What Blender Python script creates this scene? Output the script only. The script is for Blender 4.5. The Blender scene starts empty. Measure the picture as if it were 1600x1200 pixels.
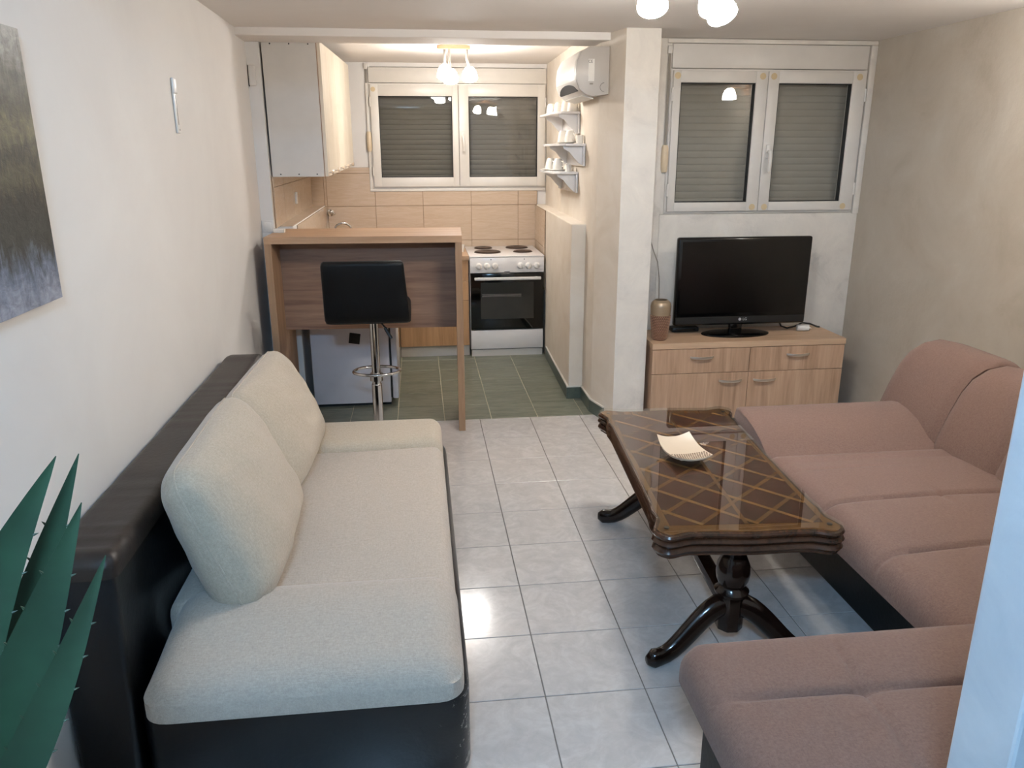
import bpy, bmesh, math, random
from mathutils import Vector, Matrix
random.seed(7)
PI = math.pi
C = bpy.context.scene.collection
SC = bpy.context.scene

# ---------------------------------------------------------------- camera, world, exposure
F_PX, TILT, YAW, ROLL = 1222.144, 0.29298, 0.116654, -0.0016397
cd = bpy.data.cameras.new('camera'); cam = bpy.data.objects.new('camera', cd); C.objects.link(cam)
cd.sensor_width = 36.0; cd.lens = F_PX / 1600 * 36; cd.clip_start = 0.02
cy, sy, ct, st = math.cos(YAW), math.sin(YAW), math.cos(TILT), math.sin(TILT)
fw = Vector((sy * ct, cy * ct, -st)); rt = Vector((cy, -sy, 0)); up = rt.cross(fw)
cr, sr = math.cos(ROLL), math.sin(ROLL)
r2 = rt * cr + up * sr; u2 = up * cr - rt * sr
m = Matrix((r2, u2, -fw)).transposed().to_4x4(); m.translation = (0, 0, 1.55)
cam.matrix_world = m
SC.camera = cam

w = bpy.data.worlds.new('world'); SC.world = w; w.use_nodes = True
w.node_tree.nodes['Background'].inputs[0].default_value = (0.02, 0.025, 0.04, 1)
w.node_tree.nodes['Background'].inputs[1].default_value = 0.3

LAMP_LIVING = 178.0     # emission of the glass shades
LAMP_KITCHEN = 125.0
LAMP_SCONCE = 130.0
LAMP_HALL = 640.0
SC.view_settings.view_transform = 'Standard'
SC.view_settings.look = 'None'
SC.view_settings.gamma = 1.0
SC.view_settings.use_curve_mapping = False
SC.view_settings.exposure = 0.0

# ---------------------------------------------------------------- materials
def lin(c):
    if isinstance(c, str):
        c = [int(c[i:i + 2], 16) / 255 for i in (0, 2, 4)]
    return tuple((v / 12.92 if v <= 0.04045 else ((v + 0.055) / 1.055) ** 2.4) for v in c) + (1.0,)

class NT:
    def __init__(s, name):
        s.m = bpy.data.materials.new(name); s.m.use_nodes = True
        s.t = s.m.node_tree; s.b = s.t.nodes['Principled BSDF']
    def n(s, typ, **kw):
        nd = s.t.nodes.new(typ)
        for k, v in kw.items():
            if k in nd.inputs: nd.inputs[k].default_value = v
            else: setattr(nd, k, v)
        return nd
    def l(s, a, b): s.t.links.new(a, b)
    def coord(s, scale=(1, 1, 1), kind='Object', rand=False):
        tc = s.n('ShaderNodeTexCoord'); mp = s.n('ShaderNodeMapping'); mp.inputs['Scale'].default_value = scale
        src = tc.outputs[kind]
        if rand:
            oi = s.n('ShaderNodeObjectInfo'); vm = s.n('ShaderNodeVectorMath', operation='MULTIPLY_ADD')
            cb = s.n('ShaderNodeCombineXYZ')
            s.l(oi.outputs['Random'], cb.inputs[0]); s.l(oi.outputs['Random'], cb.inputs[1])
            s.l(cb.outputs[0], vm.inputs[0]); vm.inputs[1].default_value = (37, 53, 0)
            s.l(src, vm.inputs[2]); src = vm.outputs[0]
        s.l(src, mp.inputs['Vector']); return mp.outputs[0]
    def noise(s, vec, scale, detail=4, rough=0.55, dist=0.0):
        nd = s.n('ShaderNodeTexNoise'); nd.inputs['Scale'].default_value = scale; nd.inputs['Detail'].default_value = detail
        nd.inputs['Roughness'].default_value = rough; nd.inputs['Distortion'].default_value = dist
        s.l(vec, nd.inputs['Vector']); return nd.outputs[0]
    def ramp(s, fac, stops):
        r = s.n('ShaderNodeValToRGB'); e = r.color_ramp.elements
        while len(e) < len(stops): e.new(0.5)
        for el, (p, c) in zip(e, stops): el.position = p; el.color = c if len(c) == 4 else lin(c)
        s.l(fac, r.inputs[0]); return r.outputs[0]
    def base(s, col): s.l(col, s.b.inputs['Base Color'])
    def bump(s, h, strength=0.2, dist=0.01):
        b = s.n('ShaderNodeBump'); b.inputs['Strength'].default_value = strength; b.inputs['Distance'].default_value = dist
        s.l(h, b.inputs['Height']); s.l(b.outputs[0], s.b.inputs['Normal'])
    def set(s, rough=None, metal=None, spec=None, coat=None):
        if rough is not None: s.b.inputs['Roughness'].default_value = rough
        if metal is not None: s.b.inputs['Metallic'].default_value = metal
        if spec is not None: s.b.inputs['Specular IOR Level'].default_value = spec
        if coat is not None: s.b.inputs['Coat Weight'].default_value = coat

def m_plain(name, col, rough=0.5, metal=0.0, var=0.06, scale=9.0, spec=None, coat=None, bump=0.0, bscale=200):
    t = NT(name); v = t.coord(rand=True); c = lin(col)
    lo = tuple(x * (1 - var) for x in c[:3]) + (1,); hi = tuple(min(1, x * (1 + var)) for x in c[:3]) + (1,)
    t.base(t.ramp(t.noise(v, scale), [(0.3, lo), (0.7, hi)])); t.set(rough, metal, spec, coat)
    if bump: t.bump(t.noise(v, bscale, 2), bump, 0.002)
    return t.m

def m_plaster(name, stops, scale=3.0, bump=0.15, rough=0.75):
    t = NT(name); v = t.coord()
    t.base(t.ramp(t.noise(v, scale, 7, 0.62, 0.6), stops)); t.set(rough, 0, 0.3)
    t.bump(t.noise(v, scale * 12, 5, 0.6), bump, 0.006); return t.m

def m_wood(name, dark, light, axis='x', freq=1.0, rough=0.45):
    sc = {'x': (0.9, 14, 14), 'y': (14, 0.9, 14), 'z': (14, 14, 0.9)}[axis]
    t = NT(name); v = t.coord(tuple(q * freq for q in sc), rand=True)
    n1 = t.noise(v, 1.3, 5, 0.6, 0.8); v2 = t.coord(tuple(q * freq * 5 for q in sc), rand=True); n2 = t.noise(v2, 1.5, 3, 0.6, 0.2)
    ma = t.n('ShaderNodeMath', operation='MULTIPLY_ADD'); t.l(n2, ma.inputs[0]); ma.inputs[1].default_value = 0.35; t.l(n1, ma.inputs[2])
    d, li = lin(dark), lin(light); mid = tuple((a + b) / 2 for a, b in zip(d, li))
    t.base(t.ramp(ma.outputs[0], [(0.45, d), (0.62, mid), (0.85, li)])); t.set(rough, 0, 0.4)
    t.bump(n2, 0.05, 0.002); return t.m

def m_fabric(name, c1, c2, fine=420, rough=0.95, sheen=0.2, bump=0.35):
    t = NT(name); v = t.coord()
    va = t.coord((fine * 0.12, fine, fine * 0.12)); vb = t.coord((fine, fine * 0.12, fine))
    na = t.noise(va, 1.0, 2, 0.6); nb = t.noise(vb, 1.0, 2, 0.6); nz = t.noise(v, 160.0, 4, 0.7)
    mx = t.n('ShaderNodeMath', operation='ADD'); t.l(na, mx.inputs[0]); t.l(nb, mx.inputs[1])
    m2 = t.n('ShaderNodeMath', operation='MULTIPLY_ADD'); t.l(mx.outputs[0], m2.inputs[0]); m2.inputs[1].default_value = 0.5; t.l(nz, m2.inputs[2])
    md = t.n('ShaderNodeMath', operation='MULTIPLY'); t.l(m2.outputs[0], md.inputs[0]); md.inputs[1].default_value = 0.5
    t.base(t.ramp(md.outputs[0], [(0.36, c1), (0.64, c2)])); t.set(rough, 0, 0.2)
    t.b.inputs['Sheen Weight'].default_value = sheen
    t.bump(mx.outputs[0], bump, 0.002); return t.m

def m_leather(name, col, hi, rough=0.33, spec=0.4):
    t = NT(name); v = t.coord(); n = t.noise(v, 55, 4, 0.6, 0.4); n2 = t.noise(v, 3.0, 3)
    t.base(t.ramp(n2, [(0.35, col), (0.75, hi)])); t.set(rough, 0, spec); t.bump(n, 0.2, 0.004); return t.m

def m_tile(name, stops, scale, rough, stretch=(1, 1, 1), bump=0.015):
    t = NT(name); v = t.coord(stretch, rand=True)
    n = t.noise(v, scale, 8, 0.62, 1.6); n2 = t.noise(v, scale * 4, 4, 0.6, 0.8)
    ma = t.n('ShaderNodeMath', operation='MULTIPLY_ADD'); t.l(n2, ma.inputs[0]); ma.inputs[1].default_value = 0.4; t.l(n, ma.inputs[2])
    t.base(t.ramp(ma.outputs[0], stops)); t.set(rough, 0, 0.5)
    t.bump(t.noise(v, 30, 2), bump, 0.01); return t.m

def m_emit(name, col, strength):
    t = NT(name); t.b.inputs['Base Color'].default_value = (0.8, 0.8, 0.8, 1)
    t.b.inputs['Emission Color'].default_value = col + (1,); t.b.inputs['Emission Strength'].default_value = strength; t.set(0.3)
    return t.m

def m_glass(name, tint=(0.94, 0.94, 0.93), refl=1.0, ior=1.5, boost=1.7):
    t = NT(name); t.t.nodes.remove(t.b); out = t.t.nodes['Material Output']
    tr = t.n('ShaderNodeBsdfTransparent'); tr.inputs[0].default_value = tint + (1,)
    gl = t.n('ShaderNodeBsdfGlossy'); gl.inputs['Roughness'].default_value = 0.0; gl.inputs[0].default_value = (refl, refl, refl, 1)
    fr = t.n('ShaderNodeFresnel'); fr.inputs[0].default_value = ior; mx = t.n('ShaderNodeMixShader')
    mu = t.n('ShaderNodeMath', operation='MULTIPLY'); mu.use_clamp = True; t.l(fr.outputs[0], mu.inputs[0])
    ge = t.n('ShaderNodeNewGeometry'); fb = t.n('ShaderNodeMath', operation='MULTIPLY_ADD'); t.l(ge.outputs['Backfacing'], fb.inputs[0]); fb.inputs[1].default_value = -boost; fb.inputs[2].default_value = boost; t.l(fb.outputs[0], mu.inputs[1])
    t.l(mu.outputs[0], mx.inputs[0]); t.l(tr.outputs[0], mx.inputs[1]); t.l(gl.outputs[0], mx.inputs[2]); t.l(mx.outputs[0], out.inputs[0])
    return t.m

M = {}
M['wall_white'] = m_plaster('smooth white wall paint', [(0.3, 'dcd7d2'), (0.7, 'e3dfda')], 1.6, 0.03)
M['plaster_kitchen'] = m_plaster('brushed cream plaster', [(0.25, 'd3c6b4'), (0.5, 'ded3c4'), (0.75, 'e6ddd1')], 3.0, 0.2)
M['plaster_grey'] = m_plaster('marbled grey plaster', [(0.28, 'c4beb6'), (0.42, 'd5cec5'), (0.6, 'ddd6cc'), (0.75, 'e3ddd5')], 5.0, 0.25)
M['plaster_beige'] = m_plaster('marbled beige plaster', [(0.25, 'ada191'), (0.45, 'b9ae9f'), (0.6, 'beb4a6'), (0.78, 'c8bfb2')], 2.6, 0.25)
M['plaster_rough'] = m_plaster('rough plaster edge', [(0.3, 'd0c8bc'), (0.7, 'dfd8ce')], 14, 0.6)
M['wall_hall'] = m_plaster('hall paint darkened for reflection', [(0.3, '77716a'), (0.7, '827b74')], 1.6, 0.03)  # unseen hall walls, darkened to dim their reflection in the kitchen window
M['ceiling'] = m_plaster('ceiling paint', [(0.3, 'e6dfd8'), (0.7, 'ece6e0')], 1.5, 0.04)
M['partition'] = m_plaster('pale mottled plaster', [(0.3, 'c6ccd2'), (0.55, 'd2d7db'), (0.75, 'dde0e3')], 7, 0.15)
M['tile_white'] = m_tile('marbled white floor tile', [(0.45, 'b3aeaa'), (0.68, 'bdb8b4'), (0.92, 'c9c5c1')], 9.0, 0.13)
M['tile_green'] = m_tile('green slate floor tile', [(0.45, '4f544a'), (0.68, '686a5c'), (0.95, '7d7f70')], 4.0, 0.38, (1, 4.5, 1))
M['tile_beige'] = m_tile('beige wall tile', [(0.5, 'bfa88f'), (0.9, 'cab5a0')], 6.0, 0.22, (0.7, 1, 5))
M['grout'] = m_plain('grey grout', '6f6a65', 0.9)
M['grout_cream'] = m_plain('cream grout', 'b5ab95', 0.9)
M['grout_wall'] = m_plain('brown grout', '8d7358', 0.9)
M['skirt'] = m_tile('dark green skirting tile', [(0.45, '3d4842'), (0.9, '5a645b')], 5, 0.35)
M['upvc'] = m_plain('white window plastic', 'dcd6cd', 0.35, var=0.03)
M['upvc_living'] = m_plain('white window plastic greyed', 'd6d0c8', 0.35, var=0.03)
M['stain'] = m_plain('tan sticker residue', 'cdb791', 0.7)
M['strap'] = m_plain('grey webbing strap', '8d867c', 0.9, bump=0.3)
M['winder'] = m_plain('yellowed plastic', 'd6c2a4', 0.45)
M['slat'] = m_plain('grey shutter slat', '9c978e', 0.6, var=0.04)
M['slat_darkened'] = m_plain('dull grey shutter slat', '6f6b63', 0.6, var=0.04)  # same slats, colour darkened to offset the strong kitchen lamp light
M['dark'] = m_plain('dark void', '15130f', 0.9)
M['seal'] = m_plain('black rubber seal and shadow strip', '1b1b1a', 0.6)
M['glass'] = m_glass('window glass')
M['glass_table'] = m_glass('table glass', (0.95, 0.95, 0.93), 1.0, 1.45, 1.35)
M['white_plastic'] = m_plain('white plastic', 'dedad4', 0.35, var=0.03)
M['ac_side_shaded'] = m_plain('grey white plastic', 'b8b1a9', 0.4, var=0.03)  # white plastic greyed so the colour carries the end cap's shading
M['white_enamel'] = m_plain('white enamel', 'e2dedb', 0.22, var=0.02)
M['fridge'] = m_plain('white fridge steel', 'cfccd0', 0.4, var=0.03)
M['panel_grey'] = m_plain('pale grey cabinet board', 'd2cdc6', 0.45, var=0.03)
M['chrome'] = m_plain('chrome', 'd8d8d8', 0.09, 1.0, var=0.02)
M['steel'] = m_plain('brushed steel', 'e4dbd2', 0.32, 1.0, var=0.04)
M['black_gloss'] = m_plain('black gloss plastic', '050506', 0.12, var=0.02)
M['screen'] = m_plain('black screen', '060606', 0.22, var=0.02)
M['black_matte'] = m_plain('black matte plastic', '111111', 0.5)
M['oven_glass'] = m_plain('black oven glass', '0b0a09', 0.08, var=0.02)
M['oven_window'] = m_plain('oven window', '2b2b28', 0.08, var=0.1)
M['burner'] = m_plain('brown cast iron plate', '3b2a20', 0.5)
M['ceramic'] = m_plain('white ceramic', 'e8e2d8', 0.2, var=0.02)
M['wood_bar_x'] = m_wood('oak laminate, lengthwise grain', '6e5242', '967762', 'x')
M['wood_bar_top'] = m_wood('oak laminate top', 'a07b5c', 'bd9a7a', 'x')
M['wood_bar_z'] = m_wood('oak laminate, upright grain', '8f6f55', 'ac8a6b', 'z')
M['wood_stand'] = m_wood('ash laminate, upright grain', '98785f', 'c09f84', 'z')
M['wood_stand_x'] = m_wood('ash laminate top', 'ab8c70', 'c4a588', 'x')
M['wood_kit'] = m_wood('kitchen oak front', '9b7651', 'bd9670', 'z')
M['door_marble'] = m_wood('cream streaked cabinet door', 'cfc0a8', 'e4d8c6', 'z', 0.35, 0.3)
M['cream'] = m_fabric('cream woven upholstery', 'a3978a', 'baaea0', 420)
M['cream_warm'] = m_fabric('cream woven cushion', 'a89a87', 'beb19e', 420)
M['brown'] = m_fabric('dusty brown upholstery', '675048', '7b6358', 620, sheen=0.1)
M['leather'] = m_leather('black leatherette', '07080a', '0e1014')
def m_worn():
    t = NT('black leatherette, peeling at the front corner'); v = t.coord(); n = t.noise(v, 55, 4, 0.6, 0.4); n2 = t.noise(v, 26.0, 5, 0.7, 1.5)
    vm = t.n('ShaderNodeVectorMath', operation='DISTANCE'); tc = t.n('ShaderNodeTexCoord'); mp = t.n('ShaderNodeMapping'); mp.inputs['Scale'].default_value = (1, 1, 0.35)
    t.l(tc.outputs['Object'], mp.inputs['Vector']); t.l(mp.outputs[0], vm.inputs[0]); vm.inputs[1].default_value = (0.40, -0.77, 0.07)
    fa = t.n('ShaderNodeMath', operation='MULTIPLY_ADD'); t.l(vm.outputs['Value'], fa.inputs[0]); fa.inputs[1].default_value = 1.6; t.l(n2, fa.inputs[2])
    t.base(t.ramp(fa.outputs[0], [(0.44, '8f8c86'), (0.47, '090a0c'), (1.0, '0c0e11')])); t.set(0.3, 0, 0.5); t.bump(n, 0.2, 0.004); return t.m
M['leather_worn'] = m_worn()
M['leather_top'] = m_leather('worn dark brown leatherette', '1c1512', '2a201b', 0.4)
M['leather_stool'] = m_leather('black stool leatherette', '050505', '090909', 0.5, 0.2)
M['mahog'] = m_wood('dark lacquered wood', '1a0d08', '2e1a10', 'y', 1.0, 0.16)
M['mahog_z'] = m_wood('dark lacquered turned wood', '120a07', '20120c', 'z', 1.0, 0.14)
M['mahog_edge'] = m_wood('brown moulded edge', '21120a', '45291a', 'y', 1.0, 0.18)
M['walnut'] = m_wood('walnut veneer', '33190f', '4a2617', 'y', 1.2, 0.25)
M['inlay_dark'] = m_wood('brown inlay veneer', '4c3119', '64431f', 'x', 1.2, 0.25)
M['inlay'] = m_wood('golden inlay veneer', '664625', '805c31', 'x', 1.2, 0.25)
M['border'] = m_wood('brown border veneer', '4d331b', '6b4a28', 'y', 1.0, 0.25)
M['leaf'] = m_plain('dark green leaf', '243f2a', 0.6, var=0.2, scale=14)
M['spine'] = m_plain('brown green spine', '2a3b26', 0.5)
M['pot'] = m_plain('terracotta pot', '7d4a33', 0.7)
M['soil'] = m_plain('soil', '2a1f17', 0.95)
M['wood_dark'] = m_wood('dark plant table wood', '3a281c', '5a3f2c', 'z')
M['copper_lamp'] = m_plain('satin copper lamp plate', 'c09a7c', 0.4, 0.0)
M['lamp_stem'] = m_plain('dark satin lamp stem', '5c5650', 0.4)
M['copper_dark'] = m_plain('satin copper plate', '7d5b41', 0.4)
M['bowl'] = m_plain('cream glazed clay', 'c7b6a0', 0.4, var=0.04)
M['bowl_dot'] = m_plain('brown glaze', '644c39', 0.4)
M['print_black'] = m_plain('black print', '3a3835', 0.6)
M['paper'] = m_plain('white paper label', 'e3ded6', 0.6)
M['logo_grey'] = m_plain('silver logo', 'b9b9b9', 0.35)

def m_vase():
    t = NT('bronze and beige vase glaze'); v = t.coord(); sp = t.n('ShaderNodeSeparateXYZ'); t.l(v, sp.inputs[0])
    c = t.ramp(sp.outputs[2], [(0.0, 'a58a72'), (1.0, 'a58a72')])
    gt = t.n('ShaderNodeMath', operation='GREATER_THAN'); gt.inputs[1].default_value = 0.145; t.l(sp.outputs[2], gt.inputs[0])
    mx = t.n('ShaderNodeMix', data_type='RGBA'); t.l(gt.outputs[0], mx.inputs['Factor']); mx.inputs[6].default_value = lin('755546'); mx.inputs[7].default_value = lin('a08c74')
    t.base(mx.outputs[2]); t.set(0.35, 0.35); return t.m
M['vase'] = m_vase()

def m_painting():
    t = NT('oil painting of a forest pond'); tc = t.n('ShaderNodeTexCoord'); sp = t.n('ShaderNodeSeparateXYZ'); t.l(tc.outputs['Object'], sp.inputs[0])
    v = t.coord((1, 9, 3.2)); n = t.noise(v, 3.2, 7, 0.65, 1.2); v2 = t.coord((1, 5, 9)); n2 = t.noise(v2, 5.0, 5, 0.7, 0.6)
    # height on the canvas 0..0.6 m, perturbed by brush strokes
    a = t.n('ShaderNodeMath', operation='MULTIPLY_ADD'); t.l(n, a.inputs[0]); a.inputs[1].default_value = 0.22; t.l(sp.outputs[2], a.inputs[2])
    b = t.n('ShaderNodeMath', operation='SUBTRACT'); t.l(a.outputs[0], b.inputs[0]); b.inputs[1].default_value = 0.11
    d = t.n('ShaderNodeMath', operation='DIVIDE'); t.l(b.outputs[0], d.inputs[0]); d.inputs[1].default_value = 0.58
    col = t.ramp(d.outputs[0], [(0.02, '9c9eaa'), (0.13, '727a8a'), (0.22, '34352f'), (0.38, '201f18'), (0.47, '4f4832'), (0.54, '2b281d'), (0.65, '6d6447'), (0.72, '4a4533'), (0.84, '7d786d'), (0.95, 'b7b2a8')])
    dk = t.ramp(n2, [(0.3, (0.35, 0.35, 0.35, 1)), (0.7, (1.2, 1.2, 1.2, 1))])
    mx = t.n('ShaderNodeMix', data_type='RGBA', blend_type='MULTIPLY'); mx.inputs['Factor'].default_value = 0.8; t.l(col, mx.inputs[6]); t.l(dk, mx.inputs[7])
    t.base(mx.outputs[2]); t.set(0.5); t.bump(n2, 0.3, 0.004); return t.m
M['painting'] = m_painting()
M['canvas'] = m_plain('cream canvas edge', 'cdbfa8', 0.8)
M['photo'] = m_plain('dark photo print', '1a1614', 0.3, var=0.9, scale=40)

WARM = (1.0, 0.965, 0.92); WARM2 = (1.0, 0.97, 0.92); COOL = (0.38, 0.66, 1.0)
M['shade_living'] = m_emit('lit glass shade, living room', WARM2, LAMP_LIVING)
M['shade_kitchen'] = m_emit('lit glass shade, kitchen', WARM, LAMP_KITCHEN)
M['shade_sconce'] = m_emit('lit glass shade, wall lamp', WARM2, LAMP_SCONCE)
M['tube'] = m_emit('lit cool tube', COOL, LAMP_HALL)

# ---------------------------------------------------------------- mesh builder
class MB:
    def __init__(s): s.bm = bmesh.new()
    def box(s, x0, x1, y0, y1, z0, z1, bev=0.0, seg=2, mtx=None):
        bm = bmesh.new()
        vs = [bm.verts.new((x, y, z)) for z in (z0, z1) for y in (y0, y1) for x in (x0, x1)]
        for f in ((0, 2, 3, 1), (4, 5, 7, 6), (0, 1, 5, 4), (2, 6, 7, 3), (0, 4, 6, 2), (1, 3, 7, 5)): bm.faces.new([vs[i] for i in f])
        if bev > 0: bmesh.ops.bevel(bm, geom=list(bm.edges), offset=bev, segments=seg, affect='EDGES', profile=0.5)
        if mtx: bmesh.ops.transform(bm, matrix=mtx, verts=bm.verts)
        s._join(bm); return s
    def _join(s, bm):
        me = bpy.data.meshes.new('tmp'); bm.to_mesh(me); bm.free(); s.bm.from_mesh(me); bpy.data.meshes.remove(me)
    def raw(s, verts, faces):
        vs = [s.bm.verts.new(v) for v in verts]
        for f in faces:
            try: s.bm.faces.new([vs[i] for i in f])
            except ValueError: pass
        return s
    def prism(s, poly, z0, z1, bev=0.0, axis='z', seg=2):
        bm = bmesh.new(); n = len(poly)
        def P(a, b, c): return {'z': (a, b, c), 'x': (c, a, b), 'y': (a, c, b)}[axis]
        lo = [bm.verts.new(P(a, b, z0)) for a, b in poly]; hi = [bm.verts.new(P(a, b, z1)) for a, b in poly]
        bm.faces.new(lo[::-1]); bm.faces.new(hi)
        for i in range(n): bm.faces.new((lo[i], lo[(i + 1) % n], hi[(i + 1) % n], hi[i]))
        bmesh.ops.recalc_face_normals(bm, faces=bm.faces)
        if bev > 0: bmesh.ops.bevel(bm, geom=[e for e in bm.edges if e.calc_face_angle(0) > 0.5], offset=bev, segments=seg, affect='EDGES', profile=0.5)
        s._join(bm); return s
    def lathe(s, prof, seg=24, o=(0, 0, 0), mtx=None, caps=True):
        vs, fs = [], []
        for r, z in prof:
            for k in range(seg):
                a = 2 * PI * k / seg; vs.append(Vector((r * math.cos(a), r * math.sin(a), z)))
        n = len(prof)
        for i in range(n - 1):
            for k in range(seg):
                k2 = (k + 1) % seg; fs.append((i * seg + k, i * seg + k2, (i + 1) * seg + k2, (i + 1) * seg + k))
        if caps:
            fs.append(tuple(range(seg))[::-1]); fs.append(tuple((n - 1) * seg + k for k in range(seg)))
        if mtx: vs = [mtx @ v for v in vs]
        s.raw([v + Vector(o) for v in vs], fs); return s
    def tube(s, pts, rad, seg=10, flat=None, closed=False):
        pts = [Vector(p) for p in pts]; n = len(pts)
        rs = rad if isinstance(rad, (list, tuple)) else [rad] * n
        vs, fs = [], []; prev = None
        for i, p in enumerate(pts):
            if closed: d = pts[(i + 1) % n] - pts[i - 1]
            else: d = pts[min(i + 1, n - 1)] - pts[max(i - 1, 0)]
            d.normalize()
            if prev is None:
                a = Vector((0, 0, 1)) if abs(d.z) < 0.9 else Vector((1, 0, 0)); u = d.cross(a).normalized()
            else: u = (prev - d * prev.dot(d)).normalized()
            prev = u; v = d.cross(u)
            for k in range(seg):
                a = 2 * PI * k / seg; fx, fy = flat or (1, 1)
                vs.append(p + (u * math.cos(a) * fx + v * math.sin(a) * fy) * rs[i])
        for i in range(n if closed else n - 1):
            j = (i + 1) % n
            for k in range(seg):
                k2 = (k + 1) % seg; fs.append((i * seg + k, i * seg + k2, j * seg + k2, j * seg + k))
        if not closed: fs.append(tuple(range(seg))[::-1]); fs.append(tuple((n - 1) * seg + k for k in range(seg)))
        s.raw(vs, fs); return s
    def loft(s, rings, cap=True):
        n = len(rings[0]); vs = [p for r in rings for p in r]; fs = []
        for i in range(len(rings) - 1):
            for k in range(n):
                k2 = (k + 1) % n; fs.append((i * n + k, i * n + k2, (i + 1) * n + k2, (i + 1) * n + k))
        if cap: fs.append(tuple(range(n))[::-1]); fs.append(tuple((len(rings) - 1) * n + k for k in range(n)))
        s.raw(vs, fs); return s
    def soft(s, x0, x1, y0, y1, z0, z1, r=0.05, rc=0.05, f=None, step=0.02, crown=0.0):
        """upholstered slab: rounded top edges and plan corners, f(x,y) added to the top"""
        def axis(a, b):
            L = b - a; pts = [(a, 1.0, 1.0)]
            for k in range(0, 7):
                t = k / 6 * PI / 2; pts.append((a + r * (1 - math.cos(t)), 1 - math.sin(t), 0.0))
            n = max(2, int((L - 2 * r) / step))
            for k in range(1, n): pts.append((a + r + (L - 2 * r) * k / n, 0.0, 0.0))
            for k in range(6, -1, -1):
                t = k / 6 * PI / 2; pts.append((b - r * (1 - math.cos(t)), 1 - math.sin(t), 0.0))
            pts.append((b, 1.0, 1.0)); return pts
        X, Y = axis(x0, x1), axis(y0, y1); cx, cy_ = (x0 + x1) / 2, (y0 + y1) / 2; hx, hy = (x1 - x0) / 2, (y1 - y0) / 2
        vs = []
        for (y, dy, by) in Y:
            for (x, dx, bx) in X:
                if bx or by: z = z0
                else:
                    q = min(1.0, math.hypot(dx, dy)) if True else 0
                    z = z1 - r * q
                    if f: z += f(x, y) * (1 - q) ** 0.5 if q < 1 else 0
                    if crown: z += crown * (1 - ((x - cx) / hx) ** 2) * (1 - ((y - cy_) / hy) ** 2)
                X_, Y_ = x - cx, y - cy_
                ex, ey = abs(X_) - (hx - rc), abs(Y_) - (hy - rc)
                if ex > 0 and ey > 0:
                    d = math.hypot(ex, ey); k = max(ex, ey) / d
                    X_ = math.copysign(hx - rc + ex * k, X_); Y_ = math.copysign(hy - rc + ey * k, Y_)
                vs.append((cx + X_, cy_ + Y_, z))
        nx, ny = len(X), len(Y); fs = []
        for j in range(ny - 1):
            for i in range(nx - 1): fs.append((j * nx + i, j * nx + i + 1, (j + 1) * nx + i + 1, (j + 1) * nx + i))
        rim = [i for i in range(nx)] + [j * nx + nx - 1 for j in range(1, ny)] + [(ny - 1) * nx + i for i in range(nx - 2, -1, -1)] + [j * nx for j in range(ny - 2, 0, -1)]
        fs.append(tuple(rim[::-1])); s.raw(vs, fs); return s

def obj(name, mb, mat, parent=None, smooth=40, world=True, kind=None):
    """one mesh object; mesh given in world coordinates (world) or in the parent's own frame"""
    me = bpy.data.meshes.new(name); bmesh.ops.recalc_face_normals(mb.bm, faces=mb.bm.faces); mb.bm.to_mesh(me); mb.bm.free()
    o = bpy.data.objects.new(name, me); C.objects.link(o)
    me.materials.append(M[mat] if isinstance(mat, str) else mat)
    if smooth:
        me.polygons.foreach_set('use_smooth', [True] * len(me.polygons)); me.set_sharp_from_angle(angle=math.radians(smooth))
    if parent:
        o.parent = parent
        if world:
            off = Vector((0, 0, 0)); p = parent
            while p: off += p.location; p = p.parent
            me.transform(Matrix.Translation(-off))
    if kind: o['kind'] = kind
    return o
def local(name, mb, mat, parent, smooth=40): return obj(name, mb, mat, parent, smooth, False)
def thing(name, label, cat, loc=(0, 0, 0), rz=0.0, group=None):
    o = bpy.data.objects.new(name, None); C.objects.link(o); o.location = loc; o.rotation_euler = (0, 0, rz); o.empty_display_size = 0.05
    o['label'] = label; o['category'] = cat
    if group: o['group'] = group
    return o
def tag(o, label, cat, group=None):
    o['label'] = label; o['category'] = cat
    if group: o['group'] = group
    return o
def origin(o, loc):
    """move a top-level mesh's origin to loc without moving the mesh"""
    o.data.transform(Matrix.Translation(-Vector(loc))); o.location = loc; return o
def setting(name, loc=(0, 0, 0)):
    o = bpy.data.objects.new(name, None); C.objects.link(o); o.location = loc; o['kind'] = 'structure'; return o
def dup(root, loc, label=None, rz=None):
    r = root.copy(); C.objects.link(r); r.location = loc
    if label: r['label'] = label
    if rz is not None: r.rotation_euler[2] = rz
    for ch in root.children:
        c = ch.copy(); C.objects.link(c); c.parent = r
        for g in ch.children:
            d = g.copy(); C.objects.link(d); d.parent = c
    return r
def text(name, body, size, mat, parent, mtx, depth=0.0004):
    cu = bpy.data.curves.new(name, 'FONT'); cu.body = body; cu.size = size; cu.extrude = depth; cu.align_x = 'CENTER'; cu.align_y = 'CENTER'
    tmp = bpy.data.objects.new('tmp', cu); C.objects.link(tmp)
    dg = bpy.context.evaluated_depsgraph_get(); me = bpy.data.meshes.new_from_object(tmp.evaluated_get(dg))
    bpy.data.objects.remove(tmp); me.name = name; me.transform(mtx); me.materials.clear(); me.materials.append(M[mat])
    o = bpy.data.objects.new(name, me); C.objects.link(o); o.parent = parent
    return o
def smooth01(t): t = max(0.0, min(1.0, t)); return t * t * (3 - 2 * t)

# ---------------------------------------------------------------- room shell
CEIL, KCEIL, BACK, WIN = 2.13, 2.18, 6.52, 4.55
RIGHT = 2.63
def lx(y): return -0.82 - 0.013 * y        # the left wall leans away slightly in plan
def struct(name, mb, mat, parent=None, smooth=0): return obj(name, mb, mat, parent, smooth, True, None if parent else 'structure')

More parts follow.
